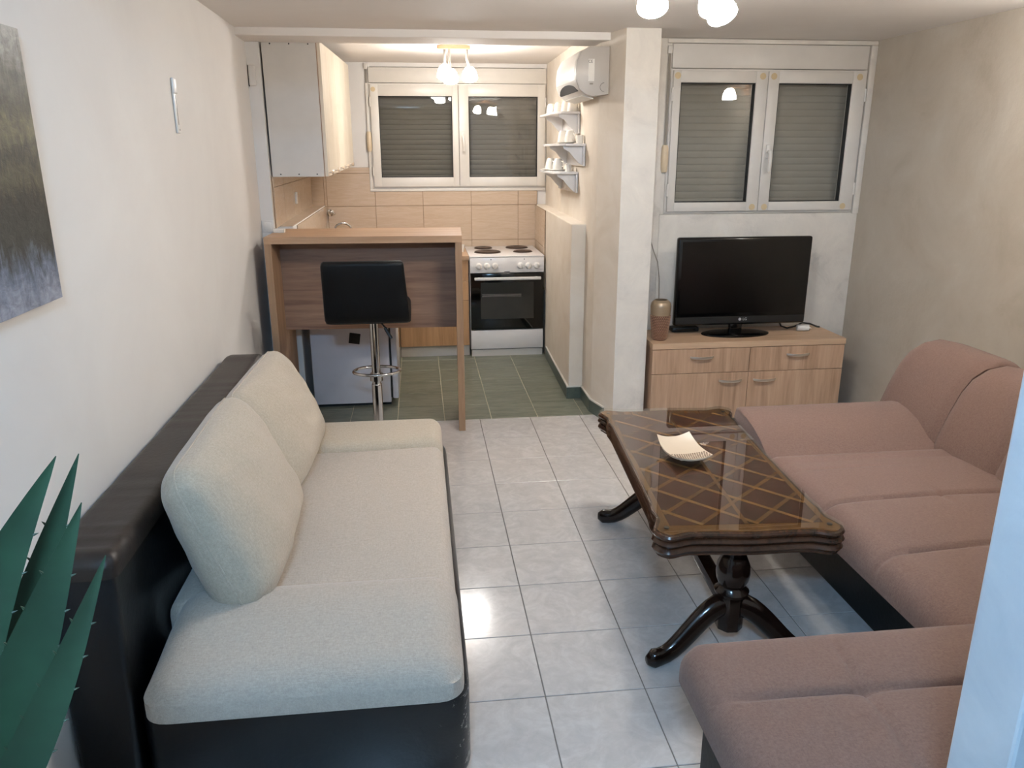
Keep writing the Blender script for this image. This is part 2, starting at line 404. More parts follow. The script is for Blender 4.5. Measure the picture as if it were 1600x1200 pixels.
struct('wall_left', MB().prism([(lx(-4), -4), (lx(4.62), 4.62), (-1.1, 4.62), (-1.1, -4)], -0.05, 2.5), 'wall_white')
struct('wall_kitchen_left', MB().prism([(-0.812, 4.62), (-0.84, BACK), (-1.1, BACK), (-1.1, 4.62)], -0.05, 2.5), 'wall_white')
def wall_with_hole(x0, x1, y, th, z0, z1, hx0, hx1, hz0, hz1):
    mb = MB(); mb.box(x0, hx0, y, y + th, z0, z1); mb.box(hx1, x1, y, y + th, z0, z1)
    mb.box(hx0, hx1, y, y + th, z0, hz0); mb.box(hx0, hx1, y, y + th, hz1, z1); return mb
struct('wall_back', wall_with_hole(-1.1, 1.3, BACK, 0.22, -0.05, 2.5, -0.335, 1.02, 1.26, 2.15), 'wall_white')
struct('wall_window', wall_with_hole(1.25, 3.0, WIN, 0.22, -0.05, 2.5, 1.435, 2.575, 1.195, 2.09), 'plaster_grey')
struct('wall_right', MB().box(RIGHT, RIGHT + 0.2, 0.83, WIN, -0.05, 2.5), 'plaster_beige')
# kitchen right wall runs into the column
struct('wall_kitchen_right', MB().prism([(1.045, BACK), (1.01, 4.75), (1.01, 4.48), (1.079, 4.201), (1.15, 4.201), (1.25, 4.6), (1.25, BACK)], -0.05, 2.5), 'plaster_kitchen')
struct('column', MB().prism([(1.078, 4.2), (1.262, 4.2), (1.262, WIN + 0.02), (1.15, WIN + 0.02), (1.085, 4.21)], -0.05, 2.5, 0.003), 'plaster_grey')
# boxed-in ledges along both kitchen walls
struct('ledge_right', MB().prism([(0.968, BACK), (0.921, 4.745), (1.02, 4.745), (1.05, BACK)], 0, 1.107, 0.006), 'plaster_kitchen')
struct('ledge_left', MB().prism([(-0.735, BACK), (-0.728, 4.755), (-0.82, 4.755), (-0.845, BACK)], 0, 1.113, 0.003), 'wall_white')
struct('ceiling', MB().box(-1.1, 2.9, 0.83, 4.37, CEIL, CEIL + 0.4), 'ceiling')
struct('ceiling_window_bay', MB().box(1.05, 2.9, 4.37, WIN + 0.1, CEIL, CEIL + 0.4), 'ceiling')
struct('ceiling_kitchen', MB().box(-1.1, 1.3, 4.62, BACK + 0.2, KCEIL, KCEIL + 0.35), 'ceiling')
struct('beam', MB().box(-0.95, 1.12, 4.37, 4.64, 2.092, 2.5, 0.006), 'ceiling')
# foreground wall beside the camera and the hall behind it
struct('partition', MB().box(0.82, 2.9, 0.83, 0.95, -0.05, 2.5, 0.006), 'partition')
struct('wall_hall_right', MB().box(1.5, 1.7, -4, 0.83, -0.05, 2.5), 'wall_hall')
struct('wall_hall_back', MB().box(-1.1, 1.7, -4.2, -4, -0.05, 2.5), 'wall_hall')
struct('ceiling_hall', MB().box(-1.1, 1.7, -4.2, 0.83, 2.45, 2.6), 'ceiling')

# ---------------------------------------------------------------- floors, tile by tile
def clip_rect(a0, a1, b0, b1, A0, A1, B0, B1): return max(a0, A0), min(a1, A1), max(b0, B0), min(b1, B1)
def tile_obj(me, name, mat, parent, loc, tilt=0.0006):
    o = bpy.data.objects.new(name, me); C.objects.link(o); o.parent = parent; o.location = loc
    o.rotation_euler = (random.uniform(-tilt, tilt), random.uniform(-tilt, tilt), 0); return o
def tile_mesh(sx, sy, th, mat, bev=0.0012):
    mb = MB(); mb.box(-sx / 2, sx / 2, -sy / 2, sy / 2, -th, 0, bev, 1)
    me = bpy.data.meshes.new('tile'); bmesh.ops.recalc_face_normals(mb.bm, faces=mb.bm.faces); mb.bm.to_mesh(me); mb.bm.free(); me.materials.append(M[mat]); return me
def lay(parent, ox, oy, px, py, gap, X0, X1, Y0, Y1, mat, th=0.006):
    full = tile_mesh(px - gap, py - gap, th, mat); cache = {}
    for i in range(int((X0 - ox) / px) - 2, int((X1 - ox) / px) + 2):
        for j in range(int((Y0 - oy) / py) - 2, int((Y1 - oy) / py) + 2):
            a0, a1, b0, b1 = clip_rect(ox + i * px + gap / 2, ox + (i + 1) * px - gap / 2, oy + j * py + gap / 2, oy + (j + 1) * py - gap / 2, X0, X1, Y0, Y1)
            if a1 - a0 < 0.01 or b1 - b0 < 0.01: continue
            if abs(a1 - a0 - (px - gap)) < 1e-4 and abs(b1 - b0 - (py - gap)) < 1e-4: me = full
            else:
                k = (round(a1 - a0, 3), round(b1 - b0, 3))
                if k not in cache: cache[k] = tile_mesh(a1 - a0, b1 - b0, th, mat)
                me = cache[k]
            tile_obj(me, 'tile', mat, parent, ((a0 + a1) / 2, (b0 + b1) / 2, 0))
fl = struct('floor', MB().box(-1.0, 2.75, -4.1, 4.408, -0.08, -0.0025), 'grout')
lay(fl, 0.3228, 4.6902, 0.30216, 0.30778, 0.0035, -0.885, 2.63, 0.35, 4.405, 'tile_white')
fk = struct('floor_kitchen', MB().box(-0.95, 1.2, 4.408, BACK + 0.05, -0.08, -0.0025), 'grout_cream')
lay(fk, 0.115, 4.69, 0.279, 0.279, 0.004, -0.88, 1.02, 4.409, BACK, 'tile_green')

# skirting in the kitchen
bb = setting('baseboard_right')
def skirt(parent, a, b, th=0.012, h=0.075):
    a, b = Vector(a + (0,)), Vector(b + (0,)); d = (b - a).normalized(); n = Vector((-d.y, d.x, 0)) * th
    mb = MB(); mb.prism([tuple(v[:2]) for v in (a, b, b + n, a + n)], 0, h); obj('skirting_tile', mb, 'skirt', parent, 0)
    mb = MB(); mb.prism([tuple(v[:2]) for v in (a, b, b + n * 0.8, a + n * 0.8)], h, h + 0.008); obj('grout_bead', mb, 'upvc', parent, 0)
skirt(bb, (0.921, 4.745), (0.95, 5.80)); skirt(bb, (1.02, 4.745), (0.909, 4.745)); skirt(bb, (1.01, 4.47), (1.01, 4.745)); skirt(bb, (1.053, 4.305), (1.01, 4.47))
bl = setting('baseboard_left'); skirt(bl, (-0.715, 4.755), (-0.82, 4.755))

# kitchen wall tiles (children of a recessed grout bed)
tb_ = MB(); tb_.box(-0.74, -0.36, BACK - 0.006, BACK + 0.01, 0.5, 1.405); tb_.box(-0.36, 0.975, BACK - 0.006, BACK + 0.01, 0.5, 1.232); tb_.box(-0.84, -0.74, BACK - 0.006, BACK + 0.01, 1.113, 1.405)
ts = struct('trim_1', tb_, 'grout_wall')
def wall_tiles():
    cols = [-0.735, -0.715, -0.337, 0.042, 0.431, 0.815, 0.972]; rows = [0.52, 0.826, 1.1055, 1.36, 1.405]
    for z0, z1 in ((1.115, 1.358), (1.361, 1.404)): obj('tile', MB().box(-0.838, -0.737, BACK - 0.011, BACK - 0.004, z0, z1, 0.001, 1), 'tile_beige', ts, 0)
    for i in range(len(cols) - 1):
        for j in range(len(rows) - 1):
            z1 = rows[j + 1]
            if cols[i] > -0.36 and rows[j] > 1.1: z1 = min(z1, 1.236)
            if z1 - rows[j] < 0.01 or (cols[i] > -0.36 and rows[j] > 1.3): continue
            x0, x1 = cols[i] + 0.0015, cols[i + 1] - 0.0015
            if i == 1 and rows[j] > 1.1:
                pass
            mb = MB(); mb.box(x0, x1, BACK - 0.011, BACK - 0.004, rows[j] + 0.0015, z1 - 0.0015, 0.001, 1); obj('tile', mb, 'tile_beige', ts, 0)
wall_tiles()
tl = struct('trim_2', MB().prism([(-0.8075, 4.66), (-0.836, BACK), (-0.842, BACK), (-0.8165, 4.66)], 1.113, 1.40), 'grout_wall')
for k in range(5):
    y0, y1 = 4.66 + k * 0.38 + 0.002, min(BACK - 0.01, 4.66 + (k + 1) * 0.38 - 0.002)
    for z0, z1 in ((1.115, 1.338), (1.341, 1.398)):
        g = lambda y: -0.8075 - (y - 4.66) * 0.0153 + 0.005
        obj('tile', MB().prism([(g(y0), y0), (g(y1), y1), (g(y1) - 0.007, y1), (g(y0) - 0.007, y0)], z0, z1), 'tile_beige', tl, 0)
for k in range(4):
    y0, y1 = 4.76 + k * 0.44, 4.76 + (k + 1) * 0.44 - 0.003
    obj('ledge_tile', MB().box(-0.838, -0.7285 - 0.0018 * (k + 1), y0, y1, 1.113, 1.118, 0.001, 1), 'tile_beige', tl, 0)
tf = struct('trim_3', MB().prism([(-0.7265, 4.9), (-0.7335, BACK - 0.01), (-0.737, BACK - 0.01), (-0.731, 4.9)], 0.75, 1.108), 'grout_wall')
for k in range(4):
    y0, y1 = 4.9 + k * 0.4, 4.9 + (k + 1) * 0.4 - 0.003; g = lambda y: -0.7265 - (y - 4.9) * 0.00432 + 0.004
    obj('tile', MB().prism([(g(y0), y0), (g(y1), y1), (g(y1) - 0.006, y1), (g(y0) - 0.006, y0)], 0.77, 1.106), 'tile_beige', tf, 0)
tr = struct('trim_4', MB().prism([(0.946, 5.92), (0.9595, BACK - 0.012), (0.966, BACK - 0.012), (0.953, 5.92)], 0.5, 1.10), 'grout_wall')
for z0, z1 in ((0.52, 0.823), (0.827, 1.098)):
    for y0, y1 in ((5.92, 6.20), (6.204, BACK - 0.014)):
        g = lambda y: 0.946 + (y - 5.92) * 0.0225 - 0.003
        obj('tile', MB().prism([(g(y0), y0), (g(y1), y1), (g(y1) + 0.006, y1), (g(y0) + 0.006, y0)], z0, z1), 'tile_beige', tr, 0)

# ---------------------------------------------------------------- windows
def make_window(name, slat_mat, y, x0, x1, xm, z0, z1, zbox, gl, gr, gz, mat, strap_top, winder_z, stickers, handle_z):
    w = setting(name, ((x0 + x1) / 2, y, z0))
    fr = MB(); t = 0.022
    fr.box(x0, x0 + t, y - 0.012, y + 0.06, z0, z1); fr.box(x1 - t, x1, y - 0.012, y + 0.06, z0, z1)
    fr.box(x0 + t, x1 - t, y - 0.012, y + 0.06, z0, z0 + t); fr.box(x0 + t, x1 - t, y - 0.012, y + 0.06, z1 - t, z1)
    obj('window_frame', fr, mat, w, 0)
    obj('shutter_box', MB().box(x0 + 0.004, x1 - 0.004, y - 0.016, y + 0.15, z1 + 0.003, zbox, 0.004, 2), mat, w, 30)
    for (sx0, sx1, (g0, g1)) in ((x0 + 0.012, xm - 0.0015, gl), (xm + 0.0015, x1 - 0.012, gr)):
        s = MB(); Z0, Z1 = z0 + 0.012, z1 - 0.01; ya, yb = y - 0.03, y + 0.03
        s.box(sx0, g0, ya, yb, Z0, Z1, 0.003); s.box(g1, sx1, ya, yb, Z0, Z1, 0.003)
        s.box(g0 - 0.001, g1 + 0.001, ya, yb, Z0, gz[0], 0.003); s.box(g0 - 0.001, g1 + 0.001, ya, yb, gz[1], Z1, 0.003)
        so = obj('sash', s, mat, w, 30)
        sl = MB(); q = 0.005
        sl.box(g0, g0 + q, y - 0.022, y + 0.01, gz[0], gz[1]); sl.box(g1 - q, g1, y - 0.022, y + 0.01, gz[0], gz[1])
        sl.box(g0 + q, g1 - q, y - 0.022, y + 0.01, gz[0], gz[0] + q); sl.box(g0 + q, g1 - q, y - 0.022, y + 0.01, gz[1] - q, gz[1])
        obj('glazing_seal', sl, 'seal', so, 0)
        obj('pane', MB().box(g0 + 0.001, g1 - 0.001, y - 0.004, y + 0.004, gz[0] + 0.001, gz[1] - 0.001), 'glass', so, 0)
    # closed roller shutter behind the glass, slat by slat
    n = int(round((gz[1] - gz[0] + 0.12) / 0.0386)); zz = gz[0] - 0.06
    me = None
    for k in range(n):
        za = zz + k * 0.0386
        if me is None:
            prof = [(-0.001, 0.0), (-0.0032, 0.004), (-0.004, 0.017), (-0.0032, 0.031), (-0.001, 0.0355), (-0.001, 0.0384), (0.006, 0.0384), (0.006, 0.0)]
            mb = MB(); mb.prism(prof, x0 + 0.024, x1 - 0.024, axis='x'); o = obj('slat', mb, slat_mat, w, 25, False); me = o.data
            o.location = (-w.location.x, 0.085, za - z0)
        else:
            o = bpy.data.objects.new('slat', me); C.objects.link(o); o.parent = w; o.location = (-w.location.x, 0.085, za - z0)
    obj('shutter_backing', MB().box(x0 + 0.01, x1 - 0.01, y + 0.10, y + 0.14, z0, z1), 'dark', w, 0)
    # handle on the right-hand sash
    hx = xm + 0.032
    obj('handle_plate', MB().box(hx - 0.013, hx + 0.013, y - 0.040, y - 0.03, handle_z + 0.0, handle_z + 0.075, 0.004), mat, w)
    h = MB(); h.tube([(hx, y - 0.038, handle_z + 0.035), (hx, y - 0.062, handle_z + 0.035), (hx + 0.003, y - 0.068, handle_z + 0.02), (hx + 0.004, y - 0.068, handle_z - 0.04), (hx + 0.004, y - 0.064, handle_z - 0.075)], [0.011, 0.011, 0.012, 0.011, 0.009], 10)
    obj('handle', h, mat, w)
    # hinges
    for hz in (z0 + 0.10, z1 - 0.17):
        for xx in ((x0 + 0.008, x1 - 0.008)):
            hb = MB(); hb.lathe([(0.006, 0), (0.006, 0.07)], 10, (xx, y - 0.030, hz)); obj('hinge', hb, mat, w)
    # shutter strap and its winder on the left
    sx = x0 - 0.012
    obj('strap', MB().box(sx - 0.007, sx + 0.007, y - 0.012, y - 0.009, winder_z, strap_top), 'strap', w, 0)
    obj('strap_guide', MB().box(sx - 0.012, sx + 0.012, y - 0.02, y, strap_top - 0.01, strap_top + 0.03, 0.003), mat, w)
    wd = MB(); wd.lathe([(0.014, -0.075), (0.02, -0.06), (0.022, 0), (0.02, 0.06), (0.014, 0.075)], 14, (sx, y - 0.012, winder_z - 0.06)); obj('strap_winder', wd, 'winder', w)
    for sxx, szz in stickers:
        mb = MB(); mb.lathe([(0.018, 0), (0.018, 0.0006)], 16, (sxx, y - 0.0300, szz), Matrix.Rotation(PI / 2, 4, 'X')); obj('sticker_mark', mb, 'stain', w, 0)
    return w
k = 1.0109
make_window('window_1', 'slat_darkened', BACK, -0.349, 1.042, 0.342, 1.243, 2.03, 2.145, (-0.276, 0.292), (0.421, 0.969), (1.327, 1.937), 'upvc', 2.14, 1.66, [(-0.313, 1.985)], 1.60)
g0, g1 = (1.483, 1.919), (2.056, 2.496)
make_window('window_2', 'slat', WIN, 1.427, 2.588, 1.990, 1.180, 1.972, 2.102, g0, g1, (1.244, 1.899), 'upvc_living', 2.06, 1.55,
            [(1.462, 1.935), (1.957, 1.935), (2.022, 1.935), (2.535, 1.935), (1.955, 1.215), (2.03, 1.215), (2.52, 1.215)], 1.49)
# plaster reveals round the windows
tb = MB(); tb.box(1.40, 2.63, WIN - 0.02, WIN + 0.01, 2.104, 2.128, 0.004); tb.box(2.592, 2.63, WIN - 0.022, WIN + 0.01, 1.17, 2.104, 0.004)
tb.box(1.265, 1.402, WIN - 0.012, WIN + 0.01, 0.0, 2.128, 0.003); tb.box(1.402, 2.63, WIN - 0.014, WIN + 0.01, 0.0, 1.176, 0.005)
struct('trim_5', tb, 'plaster_grey', smooth=30)
tb = MB(); tb.box(-0.372, -0.351, BACK - 0.016, BACK + 0.01, 1.236, 2.03, 0.003); tb.box(-0.372, 1.04, BACK - 0.018, BACK + 0.01, 1.218, 1.241, 0.003)
struct('trim_6', tb, 'upvc', smooth=30)

# ---------------------------------------------------------------- cream sofa on the left
s = thing('sofa', 'cream and black leatherette sofa along the white left wall', 'sofa', (-0.32, 2.4, 0))
obj('base', MB().box(-0.69, 0.085, 1.60, 3.24, 0.0, 0.335, 0.055, 5), 'leather_worn', s, 60)
bk = MB().prism([(-0.83, 0.0), (-0.70, 0.0), (-0.695, 0.2), (-0.685, 0.62), (-0.69, 0.67), (-0.715, 0.695), (-0.76, 0.70), (-0.815, 0.695), (-0.838, 0.67)], 1.60, 3.38, 0.014, 'y', 3)
obj('backrest', bk, 'leather', s, 50)
bt = MB().soft(-0.840, -0.678, 1.59, 3.39, 0.655, 0.708, 0.03, 0.03, lambda x, y: 0.004 * math.sin(y * 60 + 9 * math.sin(y * 7)) * (1 if y < 1.75 or y > 3.25 else 0.25))
o = obj('backrest_roll', bt, 'leather_top', s, 60); o['label'] = 'dark brown worn leatherette top roll'
def dip(x, y): return -0.006 * math.exp(-((y - 2.35) / 0.3) ** 2) + 0.003 * math.sin(x * 9 + y * 7)
obj('seat_cushion', MB().soft(-0.69, 0.066, 1.86, 2.96, 0.29, 0.412, 0.045, 0.05, dip), 'cream', s, 70)
def wedge(x, y): return -0.035 * smooth01((1.80 - y) / 0.25)
obj('arm_cushion', MB().soft(-0.655, 0.07, 1.525, 1.93, 0.325, 0.452, 0.085, 0.06, wedge), 'cream', s, 70)
obj('arm_cushion', MB().soft(-0.68, 0.066, 2.91, 3.22, 0.32, 0.445, 0.055, 0.05), 'cream_warm', s, 70)

def pillow(w, h, t, n=30, seed=1):
    """loose box-edged cushion in its own frame: width along y, height along z, thickness along x"""
    rnd = random.Random(seed); ph = [rnd.uniform(0, 6) for _ in range(8)]
    vs, fs = [], []; rc = 0.06
    def cl(q): return math.copysign(1 - (1 - abs(q)) ** 1.5, q)      # denser rows near the border
    for side in (1, -1):
        for j in range(n + 1):
            for i in range(n + 1):
                u, v = cl(2 * i / n - 1), cl(2 * j / n - 1)
                e = max(abs(u), abs(v)); k = max(0.0, (1 - abs(u) ** 5) * (1 - abs(v) ** 5))
                th = t / 2 * k ** 0.42 * (0.80 + 0.20 * (1 - u * u) * (1 - v * v)) * (1 - 0.16 * v)
                wr = 0.004 * math.sin(u * 6 + v * 9 + ph[0]) * math.sin(v * 5 + ph[1]) + 0.003 * math.sin(u * 13 + ph[2] + 4 * v)
                th += wr * (1 - e ** 4)
                y, z = u * w / 2, v * h / 2
                ex, ez = abs(y) - (w / 2 - rc), abs(z) - (h / 2 - rc)
                if ex > 0 and ez > 0:
                    d = math.hypot(ex, ez); q = max(ex, ez) / d
                    y = math.copysign(w / 2 - rc + ex * q, y); z = math.copysign(h / 2 - rc + ez * q, z)
                vs.append((side * th, y, z))
    N = (n + 1) ** 2
    for j in range(n):
        for i in range(n):
            a = j * (n + 1) + i; q = (a, a + 1, a + n + 2, a + n + 1); fs.append(q); fs.append(tuple(N + x for x in q[::-1]))
    mb = MB(); mb.raw(vs, fs); bmesh.ops.remove_doubles(mb.bm, verts=mb.bm.verts, dist=0.0006); return mb
def place_pillow(label, loc, rot, w, h, t, mat, seed):
    root = thing('cushion', label, 'cushion', loc, 0, 'loose back cushions on the cream sofa'); root.rotation_euler = rot
    local('cover', pillow(w, h, t, seed=seed), mat, root, 60)
    sm = MB(); pts = []; rc = 0.06
    for (sy_, sz_, a0) in ((1, 1, 0), (-1, 1, 1), (-1, -1, 2), (1, -1, 3)):
        for q in range(7):
            a = (a0 + q / 6) * PI / 2; pts.append((0, sy_ * (w / 2 - rc) + rc * 1.01 * math.cos(a), sz_ * (h / 2 - rc) + rc * 1.01 * math.sin(a)))
    sm.tube(pts, 0.003, 6, closed=True); local('piping', sm, mat, root, 60)
    return root
place_pillow('puffy cream cushion nearest the camera on the cream sofa', (-0.540, 2.125, 0.605), (0.0, -0.36, 0.02), 0.67, 0.425, 0.24, 'cream_warm', 3)
place_pillow('puffy cream cushion further back, partly behind another cushion', (-0.545, 2.80, 0.595), (0.0, -0.36, -0.03), 0.66, 0.40, 0.23, 'cream_warm', 5)

# ---------------------------------------------------------------- brown corner sofa on the right
s = thing('corner_sofa', 'dusty brown fabric corner sofa with chaise along the right wall', 'sofa', (1.9, 2.0, 0))
bm_ = MB(); bm_.prism([(1.46, 1.42), (1.46, 2.90), (2.45, 2.90), (2.45, 0.99), (0.60, 0.99), (0.60, 1.42)], 0.0, 0.335, 0.01)
obj('base', bm_, 'leather_stool', s, 40)
def g1d(t, w): return math.exp(-(t / w) ** 2)
def seat_f(x, y):
    z = 0.0
    for ys in (2.235, 1.895): z -= 0.012 * g1d(y - ys - 0.012 * math.sin((x - 1.3) * 3), 0.008)
    z -= 0.004 * g1d(y - 2.50, 0.008) * g1d(x - 1.5, 0.25)
    z -= 0.006 * g1d(x - 1.72, 0.008) * g1d(y - 2.235, 0.06)
    z += 0.008 * abs(math.sin((y - 1.895) / 0.34 * PI)) ** 0.7
    return z
obj('seat_cushion', MB().soft(1.285, 2.10, 1.50, 2.70, 0.315, 0.415, 0.075, 0.03, seat_f, 0.009, 0.012), 'brown', s, 70)
def chaise_f(x, y):
    yb = 1.335 - 0.03 * (x - 0.9); xb = 0.925 + 0.3 * (y - 1.34) * 0.3
    z = -0.012 * g1d(y - yb, 0.008) * smooth01((x - 0.60) / 0.08) - 0.009 * g1d(x - xb, 0.008) * smooth01((1.54 - y) / 0.1)
    z -= 0.008 * g1d(math.hypot(x - xb, y - yb), 0.04)
    z += 0.010 * abs(math.sin((y - yb) / 0.26 * PI)) ** 0.7; return z
obj('chaise_cushion', MB().soft(0.578, 2.10, 0.975, 1.575, 0.33, 0.418, 0.065, 0.06, chaise_f, 0.009, 0.012), 'brown', s, 70)
# raised head end: a curved pad sweeping up from the seat
prof_t = [(2.655, 0.385), (2.70, 0.415), (2.76, 0.448), (2.83, 0.475), (2.91, 0.493), (2.99, 0.500), (3.03, 0.492)]
prof_b = [(3.045, 0.455), (3.02, 0.405), (2.93, 0.39), (2.84, 0.36), (2.75, 0.31), (2.69, 0.25), (2.655, 0.25)]
pr = prof_t + prof_b
rings = []
for x, d in ((1.312, 0.022), (1.318, 0.008), (1.335, 0.0), (1.6, 0.0), (2.0, 0.0), (2.12, 0.0)):
    cyy, czz = sum(p[0] for p in pr) / len(pr), sum(p[1] for p in pr) / len(pr)
    rings.append([(x, p[0] + (cyy - p[0]) * d * 3, p[1] + (czz - p[1]) * d * 4) for p in pr])
obj('armrest', MB().loft(rings), 'brown', s, 50)
obj('arm_support', MB().box(1.55, 2.40, 2.88, 3.0, 0.0, 0.40, 0.01), 'leather', s)
# backrest pads
def back_pad(ya, yb, top):
    P = [(1.99, 0.36), (2.005, 0.44), (2.045, 0.55), (2.085, 0.64), (2.125, 0.695), (2.18, 0.73), (2.25, 0.742), (2.33, 0.725), (2.39, 0.68), (2.42, 0.58), (2.42, 0.30), (2.2, 0.30), (2.05, 0.30)]
    rings = []; n = 16; c = (2.22, 0.45)
    for k in range(n + 1):
        t = k / n; y = ya + (yb - ya) * t; e = abs(2 * t - 1)
        ins = 0.07 * (1 - math.sqrt(max(0, 1 - e ** 6)))
        rings.append([(p[0] + (c[0] - p[0]) * ins, y, p[1] + (c[1] - p[1]) * ins + top * (p[1] - 0.3)) for p in P])
    return MB().loft(rings)
for ya, yb, tp in ((2.705, 3.12, 0.02), (2.365, 2.705, 0.0), (2.02, 2.365, 0.0), (1.66, 2.02, 0.0), (1.3, 1.66, 0.0)):
    obj('back_cushion', back_pad(ya, yb, tp), 'brown', s, 60)

# ---------------------------------------------------------------- coffee table
ang = -math.atan2(0.0795, 1.134)
T = thing('coffee_table', 'dark lacquered coffee table with diamond inlay and glass top', 'table', (0.967, 2.498, 0), ang)
HL, HW, TZ = 0.575, 0.288, 0.484
def outline(off=0.0, n_long=40, n_short=26):
    pts = []; r = 0.065
    def inset_l(t): return 0.028 * smooth01((0.93 - abs(t)) / 0.16) - 0.006 * g1d(abs(t) - 0.70, 0.05)
    def inset_s(t): return 0.022 * smooth01((0.86 - abs(t)) / 0.25) - 0.008 * g1d(t, 0.28)
    for side in range(4):
        n = n_long if side % 2 == 0 else n_short
        for k in range(n):
            t = -1 + 2 * k / n
            if side == 0: p = (HW - inset_l(t), t * HL)
            elif side == 1: p = (-t * HW, HL - inset_s(t))
            elif side == 2: p = (-HW + inset_l(t), -t * HL)
            else: p = (t * HW, -HL + inset_s(t))
            x, y = p
            ex, ey = abs(x) - (HW - r), abs(y) - (HL - r)
            if ex > 0 and ey > 0:
                d = math.hypot(ex, ey); q = max(ex, ey) / d if d else 1
                x = math.copysign(HW - r + ex * q, x); y = math.copysign(HL - r + ey * q, y)
            pts.append(Vector((x, y)))
    out = []; N = len(pts)
    for i in range(N):
        d = pts[(i + 1) % N] - pts[i - 1]; nrm = Vector((d.y, -d.x)).normalized(); out.append(pts[i] + nrm * off)
    return out
lay_ = [(-0.012, TZ), (-0.004, TZ - 0.002), (0.0, TZ - 0.008), (-0.003, TZ - 0.016), (-0.010, TZ - 0.019), (-0.004, TZ - 0.023), (0.002, TZ - 0.031), (-0.004, TZ - 0.039), (-0.012, TZ - 0.042), (-0.006, TZ - 0.047), (0.0, TZ - 0.056), (-0.006, TZ - 0.066), (-0.014, TZ - 0.069), (-0.012, TZ - 0.075), (-0.03, TZ - 0.080)]
rings = [[(p.x, p.y, z) for p in outline(off)] for off, z in lay_]
top = local('tabletop', MB().loft(rings), 'mahog_edge', T, 35)
ins = [[(p.x, p.y, z) for p in outline(-0.014)] for z in (TZ + 0.0002, TZ + 0.0008)]
local('border_veneer', MB().loft(ins), 'border', top, 0)
fx, fy = HW - 0.058, HL - 0.075
local('field_veneer', MB().box(-fx, fx, -fy, fy, TZ + 0.0006, TZ + 0.0014), 'walnut', top, 0)
local('field_line', MB().box(-0.006, 0.006, -fy, fy, TZ + 0.0014, TZ + 0.0024), 'border', top, 0)
pitch = 0.165
def strip(c, sgn):
    """inlay strip along x + sgn*y = c clipped to the field"""
    pts = []
    for x in (-fx, fx):
        y = (c - x) * sgn
        if -fy <= y <= fy: pts.append((x, y))
    for y in (-fy, fy):
        x = c - sgn * y
        if -fx < x < fx: pts.append((x, y))
    if len(pts) < 2: return
    a, b = Vector(pts[0]), Vector(pts[1])
    if (b - a).length < 0.03: return
    d = (b - a).normalized(); n = Vector((-d.y, d.x)) * 0.0070
    mb = MB(); mb.prism([tuple(a + n), tuple(a - n), tuple(b - n), tuple(b + n)], TZ + 0.0014, TZ + 0.002 + (0.0003 if sgn > 0 else 0)); local('inlay_strip', mb, 'inlay' if sgn > 0 else 'inlay_dark', top, 0)
for k in range(-6, 7):
    strip(k * pitch + 0.03, 1); strip(k * pitch + 0.03, -1)
gr_ = [[(p.x, p.y, z) for p in outline(o_)] for o_, z in ((-0.006, TZ + 0.0045), (-0.0045, TZ + 0.0055), (-0.0045, TZ + 0.0085), (-0.006, TZ + 0.0095))]
local('glass_plate', MB().loft(gr_), 'glass_table', T, 30)
TT = TZ + 0.0095
for sy_ in (-1, 1):
    for sx_ in (-1, 1):
        mb = MB(); mb.lathe([(0.008, TZ + 0.0024), (0.008, TZ + 0.0045)], 12, (sx_ * (HW - 0.045), sy_ * (HL - 0.06), 0)); local('glass_pad', mb, 'seal', T)
PY = 0.425
for sy_ in (-1, 1):
    yb = sy_ * PY
    cl = MB(); cl.lathe([(0.036, 0.205), (0.052, 0.212), (0.054, 0.222), (0.044, 0.232), (0.040, 0.240), (0.050, 0.262), (0.053, 0.285), (0.050, 0.312), (0.040, 0.335), (0.034, 0.352), (0.037, 0.372), (0.048, 0.395), (0.052, 0.41)], 28, (0, yb, 0))
    pd = local('pedestal', cl, 'mahog_z', T, 50)
    oc = [(0.043 * math.cos(a) * 1.0, yb + 0.043 * math.sin(a)) for a in [PI / 8 + q * PI / 4 for q in range(8)]]
    local('pedestal_block', MB().prism(oc, 0.088, 0.212, 0.003), 'mahog_z', pd, 30)
    for sx_ in (-1, 1):
        pts, rs = [], []
        for q in range(13):
            t = q / 12
            x = sx_ * (0.02 + 0.255 * t); y = yb + sy_ * 0.075 * t
            z = 0.168 - 0.145 * smooth01(t * 1.2) + 0.006 * math.sin(t * PI)
            pts.append((x, y, max(z, 0.024))); rs.append(0.041 - 0.014 * t + 0.006 * g1d(t - 0.97, 0.1))
        rs[-1] = 0.015; mb = MB(); mb.tube(pts, rs, 12, (0.8, 1.0)); local('leg', mb, 'mahog_z', T, 60)
local('stretcher', MB().box(-0.024, 0.024, -PY + 0.03, PY - 0.03, 0.135, 0.175, 0.004), 'mahog', T)
local('apron', MB().box(-0.16, 0.16, -0.46, 0.46, 0.398, 0.410, 0.004), 'mahog', T)

